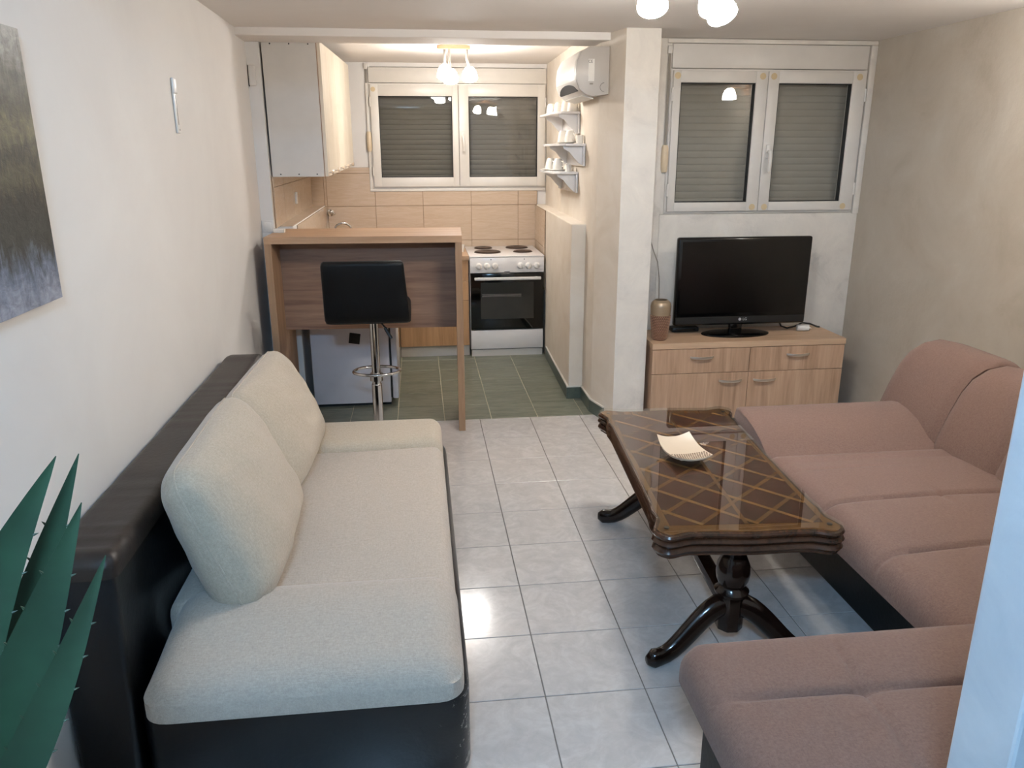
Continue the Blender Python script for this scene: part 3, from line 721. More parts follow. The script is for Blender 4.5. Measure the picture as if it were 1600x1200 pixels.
# dish on the table
bw = thing('dish', 'square cream ceramic dish with raised corners on the coffee table', 'dish', (0.912, 2.515, TT), 0.12)
def dish_z(u, v): return 0.014 + (0.018 if v > 0 else 0.006) * v * v + 0.004 * u * u + (0.012 if v > 0 else 0.005) * (u * v) ** 2
DX, DY = 0.064, 0.094
def dish_grid(n=20, a=1.0, dz=0.0):
    vs = []
    for j in range(n + 1):
        for i in range(n + 1):
            u, v = 2 * i / n - 1, 2 * j / n - 1
            bx = 1 + 0.10 * (1 - v * v) * abs(u); by = 1 + 0.04 * (1 - u * u) * abs(v)
            vs.append((u * DX * a * bx, v * DY * a * by, dz + dish_z(u, v)))
    return vs
n = 20; t_ = dish_grid(n, 1.0, 0.008); b_ = dish_grid(n, 0.97, 0.0); N = len(t_); fs = []
for j in range(n):
    for i in range(n):
        a = j * (n + 1) + i; q = (a, a + 1, a + n + 2, a + n + 1); fs.append(q); fs.append(tuple(N + x for x in q[::-1]))
rim = [i for i in range(n + 1)] + [j * (n + 1) + n for j in range(1, n + 1)] + [n * (n + 1) + i for i in range(n - 1, -1, -1)] + [j * (n + 1) for j in range(n - 1, 0, -1)]
for i in range(len(rim)):
    a, b = rim[i], rim[(i + 1) % len(rim)]; fs.append((a, N + a, N + b, b))
mb = MB(); mb.raw(t_ + b_, fs); local('shell', mb, 'bowl', bw, 50)
local('foot', MB().box(-0.03, 0.03, -0.04, 0.04, 0.0, 0.016, 0.002), 'bowl', bw)
dm = MB()
for r in range(5):
    for c in range(15):
        u = -0.92 + 1.84 * (c + 0.5 * (r % 2)) / 14.5; v = -0.93 + r * 0.13
        if abs(u) > 0.95: continue
        dm.lathe([(0.0038, -0.001), (0.0030, 0.0012)], 6, (u * DX * (1 + 0.1 * (1 - v * v) * abs(u)), v * DY * (1 + 0.04 * (1 - u * u) * abs(v)), dish_z(u, v) + 0.008))
o = local('glaze_dots', dm, 'bowl_dot', bw, 60); o['kind'] = 'stuff'

# ---------------------------------------------------------------- TV stand and the things on it
SX0, SX1, SY0, SY1, SH = 1.283, 2.432, 4.15, 4.50, 0.495
s = thing('tv_stand', 'low ash laminate television stand with two drawers and two doors', 'cabinet', ((SX0 + SX1) / 2, (SY0 + SY1) / 2, 0))
cb = MB(); cb.box(SX0 + 0.004, SX0 + 0.022, SY0 + 0.02, SY1, 0, SH - 0.034); cb.box(SX1 - 0.022, SX1 - 0.004, SY0 + 0.02, SY1, 0, SH - 0.034)
cb.box(SX0 + 0.022, SX1 - 0.022, SY1 - 0.02, SY1, 0.03, SH - 0.034); cb.box(SX0 + 0.022, SX1 - 0.022, SY0 + 0.02, SY1 - 0.02, 0.03, 0.05)
cb.box((SX0 + SX1) / 2 - 0.009, (SX0 + SX1) / 2 + 0.009, SY0 + 0.02, SY1 - 0.02, 0.05, SH - 0.034)
obj('carcass', cb, 'wood_stand', s, 0)
obj('top', MB().box(SX0, SX1, SY0 - 0.004, SY1 + 0.004, SH - 0.034, SH, 0.0015, 1), 'wood_stand_x', s, 0)
def bow_handle(cx, y, z, w=0.135):
    mb = MB(); pts = []
    for k in range(11):
        t = -1 + 2 * k / 10; pts.append((cx + t * w / 2, y - 0.004 - 0.020 * (1 - t * t) ** 0.5, z - 0.004 * (1 - t * t)))
    mb.tube(pts, [0.0045] + [0.0065] * 9 + [0.0045], 8, (0.7, 1.2)); return mb
xm = 1.859; g = 0.0015
for x0, x1, hx in ((SX0 + 0.003, xm - g, 1.573), (xm + g, SX1 - 0.003, 2.147)):
    d = obj('drawer', MB().box(x0, x1, SY0, SY0 + 0.018, 0.316, SH - 0.037, 0.001, 1), 'wood_stand', s, 0)
    obj('handle', bow_handle(hx, SY0, 0.411), 'steel', d)
for x0, x1, hx in ((SX0 + 0.003, xm - g, 1.752), (xm + g, SX1 - 0.003, 1.958)):
    d = obj('door', MB().box(x0, x1, SY0, SY0 + 0.018, 0.035, 0.313, 0.001, 1), 'wood_stand', s, 0)
    obj('handle', bow_handle(hx, SY0, 0.267), 'steel', d)

tvx = 1.85; ty = 4.31
s = thing('television', 'black flat screen television on the ash stand', 'television', (tvx, ty, SH))
obj('casing', MB().box(1.453, 2.25, ty, ty + 0.045, 0.556, 1.064, 0.012, 3), 'black_gloss', s, 40)
obj('rear_housing', MB().box(1.55, 2.15, ty + 0.04, ty + 0.085, 0.62, 1.0, 0.02, 3), 'black_matte', s, 40)
obj('screen', MB().box(1.478, 2.225, ty - 0.001, ty + 0.004, 0.628, 1.04), 'screen', s, 0)
obj('speaker_bar', MB().box(1.46, 2.243, ty - 0.003, ty + 0.003, 0.566, 0.606, 0.002, 1), 'black_matte', s, 0)
obj('neck', MB().box(tvx - 0.055, tvx + 0.02, ty + 0.005, ty + 0.04, SH + 0.008, 0.57, 0.008, 2), 'black_gloss', s)
ba = MB(); pts = [(0.205 * math.cos(a), 0.098 * math.sin(a)) for a in [2 * PI * q / 48 for q in range(48)]]
ba.loft([[(tvx - 0.015 + x * f, ty + 0.02 + y * f, z) for x, y in pts] for f, z in ((0.98, SH), (1.0, SH + 0.004), (0.99, SH + 0.009), (0.9, SH + 0.013), (0.5, SH + 0.018), (0.2, SH + 0.019))])
obj('base', ba, 'black_gloss', s, 50)
RX = Matrix.Rotation(PI / 2, 4, 'X')
text('logo', 'LG', 0.022, 'logo_grey', s, Matrix.Translation((0.028, -0.0032, 0.589 - SH)) @ RX)
lg = MB(); lg.lathe([(0.0085, 0), (0.0085, 0.0006)], 20, (tvx - 0.002, ty - 0.003, 0.589), RX); obj('logo_disc', lg, 'logo_grey', s, 0)

s = thing('vase', 'tapered beige and bronze vase at left end of the television stand', 'vase', (1.352, 4.255, SH))
prof = [(0.0, 0.0), (0.036, 0.0), (0.040, 0.006), (0.048, 0.06), (0.054, 0.12), (0.0575, 0.17), (0.0585, 0.195), (0.054, 0.215), (0.043, 0.226), (0.036, 0.231), (0.034, 0.229), (0.040, 0.218), (0.048, 0.20), (0.045, 0.12), (0.03, 0.02), (0.0, 0.015)]
mb = MB(); mb.lathe(prof, 36, caps=False); local('body', mb, 'vase', s, 60)
bd = MB()
def vr(z):
    for (a, za), (b, zb) in zip(prof[1:], prof[2:]):
        if za <= z <= zb: return a + (b - a) * (z - za) / (zb - za)
for r in range(15):
    z = 0.010 + r * 0.0093; R = vr(z)
    for q in range(30):
        a = 2 * PI * (q + 0.5 * (r % 2)) / 30; bd.lathe([(0.0001, -0.0035), (0.004, -0.001), (0.004, 0.001), (0.0001, 0.0035)], 5, (R * math.cos(a), R * math.sin(a), z), caps=False)
o = local('woven_relief', bd, m_plain('bronze relief', 'b08a72', 0.3, 0.5), s, 60); o['kind'] = 'stuff'

rb = thing('router', 'flat black box on the stand behind the television', 'router', (1.57, 4.45, SH))
local('body', MB().box(-0.09, 0.075, -0.035, 0.035, 0, 0.028, 0.006), 'black_matte', rb)
local('vent', MB().box(-0.06, 0.05, -0.036, -0.0345, 0.01, 0.018), 'black_gloss', rb, 0)
ad = thing('adapter', 'small white cylindrical plug adapter lying on the television stand', 'adapter', (2.27, 4.36, SH), -0.15)
mb = MB(); RY = Matrix.Rotation(PI / 2, 4, 'Y'); mb.lathe([(0.0, -0.035), (0.017, -0.035), (0.019, -0.03), (0.019, 0.03), (0.017, 0.035), (0.0, 0.035)], 20, (0, 0, 0.019), RY, False); local('body', mb, 'white_plastic', ad)
for q in (-1, 1):
    mb = MB(); mb.lathe([(0.0025, 0), (0.0025, 0.014)], 8, (0.034, q * 0.007, 0.019), RY); local('pin', mb, 'steel', ad)
mb = MB(); mb.tube([(2.12, 4.43, SH + 0.10), (2.16, 4.42, SH + 0.02), (2.2, 4.42, SH + 0.006), (2.26, 4.44, SH + 0.012), (2.31, 4.45, SH + 0.03), (2.36, 4.45, SH + 0.022), (2.40, 4.44, SH + 0.006), (2.415, 4.43, SH + 0.0055)], 0.005, 8)
tag(origin(obj('power_cable', mb, 'black_matte'), (2.2, 4.42, SH)), 'black cable curling over the right end of the television stand', 'cable')
mb = MB(); mb.tube([(1.335, WIN - 0.016, 1.14), (1.345, WIN - 0.016, 1.06), (1.375, WIN - 0.016, 0.97), (1.405, WIN - 0.016, 0.9), (1.42, WIN - 0.016, 0.80), (1.425, WIN - 0.017, 0.66), (1.428, WIN - 0.018, 0.52), (1.428, WIN - 0.02, SH + 0.003)], 0.003, 6)
tag(origin(obj('aerial_wire', mb, m_plain('grey beige wire', '8f8475', 0.5)), (1.42, WIN - 0.016, SH)), 'thin beige wire running down the wall behind the vase', 'wire')

# ---------------------------------------------------------------- breakfast bar
B = thing('breakfast_bar', 'tall oak laminate breakfast bar between living room and kitchen', 'bar counter', (-0.81, 4.257, 0), -math.radians(2.4))
BW, BD, BH, bt_ = 1.037, 0.455, 1.105, 0.037
local('top', MB().box(0, BW, 0, BD, BH - bt_, BH, 0.0015, 1), 'wood_bar_top', B, 0)
local('leg', MB().box(0.0, bt_, 0.001, BD - 0.001, 0, BH - bt_, 0.001, 1), 'wood_bar_z', B, 0)
local('leg', MB().box(BW - bt_, BW, 0.001, BD - 0.001, 0, BH - bt_, 0.001, 1), 'wood_bar_z', B, 0)
local('panel', MB().box(bt_, BW - bt_, 0.20, 0.218, 0.565, BH - bt_), 'wood_bar_x', B, 0)
s = thing('ashtray', 'small cream box on the left end of the breakfast bar', 'ashtray', (-0.765, 4.50, BH), -0.05)
mb = MB(); mb.box(-0.03, 0.03, -0.02, 0.02, 0, 0.006, 0.002)
for a in ((-0.03, -0.024, -0.02, 0.02), (0.024, 0.03, -0.02, 0.02), (-0.03, 0.03, -0.02, -0.014), (-0.03, 0.03, 0.014, 0.02)): mb.box(a[0], a[1], a[2], a[3], 0, 0.02, 0.0015, 1)
local('body', mb, 'ceramic', s)

# ---------------------------------------------------------------- bar stool
s = thing('bar_stool', 'black padded bar stool with chrome post in front of the bar', 'stool', (-0.247, 3.99, 0))
SBX = -0.265
mb = MB(); mb.lathe([(0.0, 0.0), (0.19, 0.0), (0.193, 0.006), (0.185, 0.012), (0.08, 0.022), (0.032, 0.035), (0.028, 0.05)], 40, (-0.247, 3.99, 0), caps=False); obj('base', mb, 'chrome', s, 50)
mb = MB(); mb.lathe([(0.0265, 0.045), (0.0265, 0.36), (0.0265, 0.365), (0.024, 0.368)], 24, (-0.247, 3.99, 0)); obj('post', mb, 'chrome', s, 50)
mb = MB(); mb.lathe([(0.0225, 0.36), (0.0225, 0.712)], 24, (-0.247, 3.99, 0)); obj('gas_lift', mb, 'chrome', s, 50)
ring = []
for q in range(32):
    a = 2 * PI * q / 32; ring.append((-0.247 + 0.122 * math.cos(a), 4.05 + 0.09 * math.sin(a), 0.415 + 0.004))
mb = MB(); mb.tube(ring, 0.008, 10, closed=True); mb.tube([(-0.247, 3.99, 0.40), (-0.247, 3.962, 0.415)], 0.006, 8); fr = obj('footrest', mb, 'chrome', s, 60)
mb = MB(); mb.lathe([(0.033, 0.385), (0.033, 0.425)], 24, (-0.247, 3.99, 0)); obj('footrest_collar', mb, 'chrome', fr, 50)
mb = MB(); mb.box(-0.36, -0.14, 3.90, 4.10, 0.711, 0.728, 0.004); obj('seat_plate', mb, 'black_matte', s)
obj('seat', MB().soft(-0.47, -0.055, 3.80, 4.20, 0.728, 0.80, 0.03, 0.05), 'leather_stool', s, 60)
# upholstered back, curling out of the seat
rings = []
pc = [(3.765, 0.745), (3.752, 0.78), (3.748, 0.85), (3.735, 0.94), (3.722, 1.02), (3.724, 1.035), (3.74, 1.043), (3.757, 1.04), (3.768, 1.03), (3.785, 0.94), (3.80, 0.85), (3.805, 0.815), (3.85, 0.795), (3.85, 0.728), (3.80, 0.730)]
for x, q in ((-0.464, 0.10), (-0.46, 0.035), (-0.45, 0.0), (-0.35, 0.0), (-0.265, 0.0), (-0.18, 0.0), (-0.08, 0.0), (-0.07, 0.035), (-0.066, 0.10)):
    cyy, czz = 3.78, 0.86
    rings.append([(x + 0.0 * p[1] + (0.012 * (0.86 - p[1]) / 0.18 if x > -0.2 else -0.0), p[0] + (cyy - p[0]) * q * 2.2, p[1] + (czz - p[1]) * q) for p in pc])
obj('backrest', MB().loft(rings), 'leather_stool', s, 60)
mb = MB(); mb.tube([(-0.235, 3.96, 0.710), (-0.205, 3.93, 0.702), (-0.187, 3.91, 0.683)], 0.005, 8); lv = obj('lever', mb, 'chrome', s)
mb = MB(); mb.tube([(-0.187, 3.91, 0.683), (-0.156, 3.90, 0.628)], 0.009, 8); obj('lever_grip', mb, 'black_matte', lv)

# ---------------------------------------------------------------- fridge under the bar
s = thing('fridge', 'low white fridge seen from its side behind the bar', 'fridge', (-0.43, 4.97, 0))
obj('body', MB().box(-0.679, -0.208, 4.735, 5.22, 0.02, 0.86, 0.006), 'fridge', s)
obj('door', MB().box(-0.196, -0.161, 4.735, 5.22, 0.045, 0.86, 0.006), 'fridge', s)
obj('door_seal', MB().box(-0.208, -0.196, 4.745, 5.21, 0.05, 0.855), 'seal', s, 0)
obj('plinth', MB().box(-0.66, -0.21, 4.76, 5.20, 0, 0.02), 'black_matte', s, 0)
mg = MB(); mg.box(-0.033, 0.033, -0.002, 0, -0.033, 0.033, 0.0006, 1, Matrix.Rotation(0.16, 4, 'Y'))
o = obj('fridge_magnet', mg, 'photo'); o.location = (-0.413, 4.7345, 0.438); tag(o, 'small dark square photo magnet on the fridge side', 'magnet')

# ---------------------------------------------------------------- kitchen run along the back wall
KY, KT = 5.89, 0.778
s = thing('base_cabinet', 'oak fronted kitchen base cabinet behind the breakfast bar', 'cabinet', (-0.42, 6.2, 0))
obj('body', MB().box(-0.72, -0.171, KY + 0.02, 6.48, 0.085, KT - 0.033), 'panel_grey', s, 0)
obj('plinth', MB().box(-0.72, -0.171, KY + 0.035, KY + 0.05, 0, 0.085), 'panel_grey', s, 0)
obj('door', MB().box(-0.718, -0.172, KY, KY + 0.018, 0.088, KT - 0.036, 0.001, 1), 'wood_kit', s, 0)
s = thing('base_cabinet', 'oak fronted drawer cabinet beside the cooker', 'cabinet', (0.1, 6.2, 0))
obj('body', MB().box(-0.168, 0.362, KY + 0.02, 6.48, 0.085, KT - 0.033), 'panel_grey', s, 0)
obj('plinth', MB().box(-0.168, 0.362, KY + 0.035, KY + 0.05, 0, 0.085), 'panel_grey', s, 0)
for z0, z1 in ((0.088, 0.435), (0.438, 0.585), (0.588, KT - 0.036)):
    d = obj('drawer', MB().box(-0.166, 0.36, KY, KY + 0.018, z0, z1, 0.001, 1), 'wood_kit', s, 0)
s = tag(origin(obj('worktop', MB().box(-0.725, 0.366, KY - 0.015, 6.505, KT - 0.033, KT, 0.003), 'wood_stand_x', None, 30), (-0.2, 6.2, KT - 0.033)), 'pale wood kitchen worktop beside the cooker', 'worktop')
s = thing('kitchen_tap', 'curved chrome sink tap just showing above the breakfast bar', 'tap', (-0.52, 6.30, KT))
mb = MB(); mb.tube([(0, 0, 0.0), (0, 0, 0.15), (-0.01, 0, 0.19), (-0.04, -0.01, 0.213), (-0.075, -0.02, 0.216), (-0.11, -0.03, 0.20), (-0.125, -0.035, 0.18)], 0.010, 12); local('spout', mb, 'chrome', s, 60)
mb = MB(); mb.lathe([(0.026, 0), (0.026, 0.01), (0.02, 0.014), (0.02, 0.05), (0.014, 0.055)], 20); local('body', mb, 'chrome', s, 50)
mb = MB(); mb.tube([(0.0, -0.02, 0.04), (0.0, -0.07, 0.06)], 0.006, 8); local('lever', mb, 'chrome', s, 50)
s = thing('wall_valve', 'small chrome shut-off valve on the beige tiled back wall', 'valve', (-0.695, BACK - 0.011, 1.058))
mb = MB(); mb.lathe([(0.026, 0), (0.026, 0.006), (0.013, 0.012), (0.013, 0.05)], 20, (0, 0, 0), RX); local('body', mb, 'chrome', s, 50)
mb = MB(); mb.tube([(0, -0.045, 0), (0.02, -0.05, -0.004), (0.04, -0.052, -0.008)], 0.008, 8); local('lever', mb, 'chrome', s, 50)
s = thing('cup', 'small white cup on the worktop beside the cooker', 'cup', (0.322, 6.12, KT))
mb = MB(); mb.lathe([(0.0, 0.0), (0.018, 0.0), (0.024, 0.04), (0.026, 0.055), (0.024, 0.055), (0.016, 0.004), (0.0, 0.004)], 20, caps=False); local('body', mb, 'ceramic', s, 50)

# ---------------------------------------------------------------- cooker
OX0, OX1, OY0, OY1, OH = 0.371, 0.934, 5.877, 6.49, 0.775
s = thing('cooker', 'white electric cooker with four hotplates and black oven door', 'cooker', ((OX0 + OX1) / 2, 6.18, 0))
obj('body', MB().box(OX0, OX1, OY0 + 0.025, OY1, 0.05, OH - 0.012, 0.003), 'white_enamel', s)
obj('hob', MB().box(OX0 - 0.002, OX1 + 0.002, OY0 - 0.004, OY1, OH - 0.012, OH, 0.004), 'white_enamel', s)
for bx, by, br in ((0.512, 6.36, 0.068), (0.785, 6.36, 0.085), (0.525, 6.10, 0.098), (0.80, 6.10, 0.070)):
    mb = MB(); mb.lathe([(br + 0.006, 0), (br + 0.006, 0.003), (br, 0.004), (br, 0.008), (br - 0.006, 0.010), (br * 0.3, 0.009), (br * 0.25, 0.007), (0.0, 0.007)], 32, (bx, by, OH), caps=False); b = obj('hotplate', mb, 'burner', s, 40)
obj('control_panel', MB().box(OX0, OX1, OY0 - 0.006, OY0 + 0.03, 0.648, OH - 0.014, 0.003), 'white_enamel', s)
for kx in (0.438, 0.498, 0.559, 0.754, 0.814, 0.876):
    mb = MB(); mb.lathe([(0.024, 0), (0.025, 0.006), (0.021, 0.010), (0.019, 0.026), (0.017, 0.028)], 24, (kx, OY0 - 0.006, 0.700), RX); kn = obj('knob', mb, 'white_plastic', s, 50)
    mb = MB(); mb.box(kx - 0.004, kx + 0.004, OY0 - 0.038, OY0 - 0.033, 0.682, 0.718, 0.001, 1); obj('knob_grip', mb, 'white_plastic', kn)
for lx_ in (0.53, 0.783):
    mb = MB(); mb.lathe([(0.004, 0), (0.004, 0.002)], 10, (lx_, OY0 - 0.006, 0.748), RX); obj('indicator_lamp', mb, 'print_black', s)
obj('badge', MB().box(0.632, 0.672, OY0 - 0.0068, OY0 - 0.006, 0.6525, 0.6575), 'print_black', s, 0)
d = obj('oven_door', MB().box(OX0 + 0.003, OX1 - 0.003, OY0 - 0.012, OY0 + 0.022, 0.212, 0.643, 0.004), 'oven_glass', s)
obj('oven_window', MB().box(0.45, 0.855, OY0 - 0.0126, OY0 - 0.011, 0.295, 0.575), 'oven_window', d, 0)
mb = MB(); mb.box(0.402, 0.906, OY0 - 0.056, OY0 - 0.040, 0.598, 0.620, 0.005, 2); mb.box(0.43, 0.445, OY0 - 0.043, OY0 - 0.011, 0.602, 0.616); mb.box(0.865, 0.88, OY0 - 0.043, OY0 - 0.011, 0.602, 0.616); obj('handle', mb, 'white_plastic', d)
mb = MB()
for q in range(3): mb.box(0.46, 0.76, OY0 - 0.0132, OY0 - 0.0124, 0.468 + q * 0.008, 0.4695 + q * 0.008)
o = obj('oven_rack', mb, 'steel', d, 0)
obj('storage_drawer', MB().box(OX0 + 0.003, OX1 - 0.003, OY0 - 0.008, OY0 + 0.022, 0.058, 0.206, 0.004), 'white_enamel', s)
obj('plinth', MB().box(OX0 + 0.006, OX1 - 0.006, OY0 + 0.004, OY0 + 0.03, 0, 0.05), 'panel_grey', s, 0)

# ---------------------------------------------------------------- wall cabinet
s = thing('wall_cabinet', 'white kitchen wall cabinet hanging on the left with grey side panel', 'cabinet', (-0.806, 4.655, 1.397)); s.rotation_euler = (math.radians(1.0), 0, math.radians(-1.0))
CH, CL, CDp = 0.705, 1.55, 0.29
local('body', MB().box(0.018, CDp - 0.002, 0.02, CL, 0.0, CH, 0.001, 1), 'white_plastic', s, 0)
sp_ = local('side_panel', MB().box(0.004, CDp, 0.0, 0.02, 0.0, CH, 0.001, 1), 'panel_grey', s, 0)
for sx_ in (0.05, 0.15, 0.25):
    for sz_ in (0.014, CH - 0.016):
        mb = MB(); mb.lathe([(0.004, 0), (0.004, 0.002)], 10, (sx_, 0.0, sz_), RX); local('screw', mb, 'print_black', sp_)
local('edge_strip', MB().box(CDp, CDp + 0.004, 0.0, CL, 0.0, CH), 'wood_stand', s, 0)
for q in range(5):
    y0 = 0.003 + q * 0.31
    d = local('door', MB().box(CDp + 0.004, CDp + 0.022, y0, y0 + 0.307, 0.001, CH - 0.001, 0.001, 1), 'door_marble', s, 0)
    mb = MB(); mb.lathe([(0.005, 0), (0.005, 0.012), (0.013, 0.018), (0.014, 0.024), (0.010, 0.028)], 16, (CDp + 0.022, y0 + 0.04, 0.022), RY); local('knob', mb, 'steel', d, 50)

# ---------------------------------------------------------------- air conditioner on the kitchen right wall
s = thing('air_conditioner', 'white air conditioner unit high on the kitchen right wall', 'air conditioner', (0.945, 4.66, 1.815))
x0, x1, y0, y1, z0, z1 = 0.852, 1.034, 4.365, 4.975, 1.815, 2.062
pf = [(x1, z0 + 0.01), (x1, z1), (x0 + 0.075, z1), (x0 + 0.03, z1 - 0.022), (x0 + 0.006, z1 - 0.07), (x0, z1 - 0.12), (x0 + 0.004, z1 - 0.17), (x0 + 0.02, z0 + 0.035), (x0 + 0.055, z0 + 0.008), (x0 + 0.09, z0)]
pf2 = [(a, b) for a, b in pf]
obj('body', MB().prism(pf2, y0 + 0.012, y1, 0.004, 'y'), 'white_plastic', s, 40)
en = obj('end_cap', MB().prism([(a + (0.003 if a < 1 else 0), b) for a, b in pf2], y0, y0 + 0.012, 0.003, 'y'), 'ac_side_shaded', s, 40)
obj('front_panel', MB().prism([(x0 + 0.03, z1 - 0.02), (x0 + 0.005, z1 - 0.07), (x0 - 0.003, z1 - 0.12), (x0 + 0.002, z1 - 0.165), (x0 + 0.007, z1 - 0.165), (x0 + 0.006, z1 - 0.12), (x0 + 0.012, z1 - 0.07), (x0 + 0.035, z1 - 0.024)], y0 + 0.03, y1 - 0.02, 0.0, 'y'), 'white_plastic', s, 40)
aw = MB(); ys = [y0 + 0.05 + (y1 - y0 - 0.1) * q / 14 for q in range(15)]; rg = []
for q, yy in enumerate(ys):
    hgt = 0.044 * math.sqrt(max(0.02, 1 - ((q - 7) / 7.0) ** 2)); za = z0 + 0.028; xa = x0 + 0.0225; dx = -0.0185 * hgt / 0.051
    rg.append([(xa, yy, za), (xa + dx - 0.0025, yy, za + hgt), (xa + dx + 0.004, yy, za + hgt + 0.001), (xa + 0.006, yy, za)])
obj('air_slot', aw.loft(rg), 'black_matte', s, 30)
obj('louvre', MB().prism([(x0 + 0.05, z0 + 0.004), (x0 + 0.11, z0 - 0.012), (x0 + 0.112, z0 - 0.008), (x0 + 0.055, z0 + 0.010)], y0 + 0.05, y1 - 0.05, 0, 'y'), 'white_plastic', s, 0)
lb = obj('label_sticker', MB().box(x0 + 0.07, x0 + 0.102, y0 - 0.0006, y0, z0 + 0.075, z0 + 0.185), 'paper', en, 0)
text('marking', 'CE', 0.020, 'print_black', en, Matrix.Translation((x0 + 0.080 - 0.945, y0 - 0.001 - 4.66, z0 + 0.172 - 1.815)) @ RX)
obj('lower_sticker', MB().box(x0 + 0.078, x0 + 0.096, y0 - 0.0006, y0, z0 + 0.058, z0 + 0.066), 'strap', en, 0)
mb = MB(); pts = [(x1 - 0.025 + 0.022 * math.cos(a), y0 - 0.001, z0 + 0.045 + 0.022 * math.sin(a)) for a in [PI / 2 + q * PI / 12 for q in range(13)]]; mb.tube(pts, 0.001, 6); obj('pipe_knockout', mb, 'print_black', en)
obj('mounting_bracket', MB().box(x1 - 0.002, 1.012 + 0.012, y0 + 0.15, y1 - 0.02, z0 + 0.03, z1 - 0.03), 'ac_side_shaded', s, 0)

# ---------------------------------------------------------------- shelves with cups
def wallx(y): return 1.01 + (y - 4.75) * 0.0198
def shelf(label, ya, yb, z):
    s = thing('wall_shelf', label, 'shelf', (1.0, (ya + yb) / 2, z), 0, 'white shelves on the kitchen right wall')
    xw = wallx(ya) - 0.002
    pl = [(xw, ya), (xw - 0.12, ya), (xw - 0.155, ya + 0.05), (xw - 0.16, ya + 0.15), (xw - 0.16, yb - 0.15), (xw - 0.155, yb - 0.05), (xw - 0.12, yb), (xw, yb)]
    obj('board', MB().prism(pl, z - 0.014, z, 0.002), 'white_enamel', s, 40)
    obj('rail', MB().box(xw - 0.012, xw, ya + 0.01, yb - 0.01, z - 0.13, z - 0.014, 0.002), 'white_enamel', s, 30)
    for yy in (ya + 0.04, yb - 0.16):
        pr = [(xw - 0.012, z - 0.014), (xw - 0.13, z - 0.014), (xw - 0.125, z - 0.03), (xw - 0.09, z - 0.05), (xw - 0.06, z - 0.085), (xw - 0.03, z - 0.115), (xw - 0.012, z - 0.125)]
        obj('bracket', MB().prism(pr, yy, yy + 0.014, 0.002, 'y'), 'white_enamel', s, 40)
    return xw
sh = [(5.0, 5.70, 1.765), (4.80, 5.50, 1.575), (5.03, 5.70, 1.405)]
for (ya, yb, z), lab in zip(sh, ('white bracketed shelf just under the air conditioner, topmost of three', 'middle of three white bracketed shelves on kitchen wall', 'lowest of three white bracketed shelves on kitchen wall')): shelf(lab, ya, yb, z)
def make_cup(label, loc, grp):
    s = thing('coffee_cup', label, 'cup', loc, 0, grp)
    mb = MB(); mb.lathe([(0.034, 0.0), (0.036, 0.003), (0.033, 0.03), (0.028, 0.056), (0.022, 0.064), (0.020, 0.069), (0.018, 0.069), (0.017, 0.065), (0.0, 0.065)], 24, caps=False); local('body', mb, 'ceramic', s, 50)
    mb = MB(); mb.tube([(0.0, -0.032, 0.018), (0.0, -0.05, 0.02), (0.0, -0.055, 0.034), (0.0, -0.046, 0.048), (0.0, -0.029, 0.052)], 0.004, 8); local('handle', mb, 'ceramic', s, 60); return s
CG = 'white cups upside down on the wall shelves'
c0 = make_cup('upturned white cup furthest back on the top shelf', (0.915, 5.50, 1.765), CG)
for lab, loc, rz in (('upturned white cup second from the back on the top shelf', (0.935, 5.33, 1.765), 0.5), ('upturned white cup in the middle of the top shelf', (0.955, 5.17, 1.765), 2.6),
                     ('upturned white cup nearest the camera on the top shelf', (0.975, 5.06, 1.765), 2.2),
                     ('upturned white cup on a saucer on the middle shelf', (0.925, 5.10, 1.5855), 2.8), ('upturned white cup touching another cup on the middle shelf', (0.958, 5.035, 1.5855), 0.4),
                     ('upturned white cup furthest back on the lowest shelf', (0.90, 5.42, 1.4155), 0.3), ('upturned white cup nearer the camera on the lowest shelf', (0.925, 5.27, 1.4155), 0.6)): dup(c0, loc, lab, rz)
def saucer(label, loc, r):
    mb = MB(); mb.lathe([(0.0, 0.0), (r * 0.6, 0.0), (r * 0.7, 0.003), (r, 0.0085), (r, 0.0105), (r * 0.68, 0.0055), (r * 0.6, 0.0105), (0, 0.0105)], 30, caps=False)
    o = obj('saucer', mb, 'ceramic', None, 50); o.location = loc; return tag(o, label, 'saucer', 'white saucers on the wall shelves')
saucer('white saucer under the cups on the middle shelf', (0.94, 5.07, 1.575), 0.068)
saucer('white saucer furthest back under a cup on the lowest shelf', (0.90, 5.42, 1.405), 0.062)
saucer('white saucer nearer the camera under a cup on the lowest shelf', (0.925, 5.27, 1.405), 0.062)
s = thing('glass_tumbler', 'small white tumbler at near end of the middle shelf', 'tumbler', (0.985, 4.87, 1.575))
mb = MB(); mb.lathe([(0.0, 0.0), (0.02, 0.0), (0.023, 0.05), (0.021, 0.05), (0.018, 0.004), (0, 0.004)], 20, caps=False); local('body', mb, 'ceramic', s, 50)
s = thing('shot_cup', 'small white beaker at near end of the lowest shelf', 'beaker', (0.965, 5.12, 1.405))
mb = MB(); mb.lathe([(0.0, 0.0), (0.018, 0.0), (0.022, 0.045), (0.020, 0.045), (0.016, 0.004), (0, 0.004)], 20, caps=False); local('body', mb, 'ceramic', s, 50)

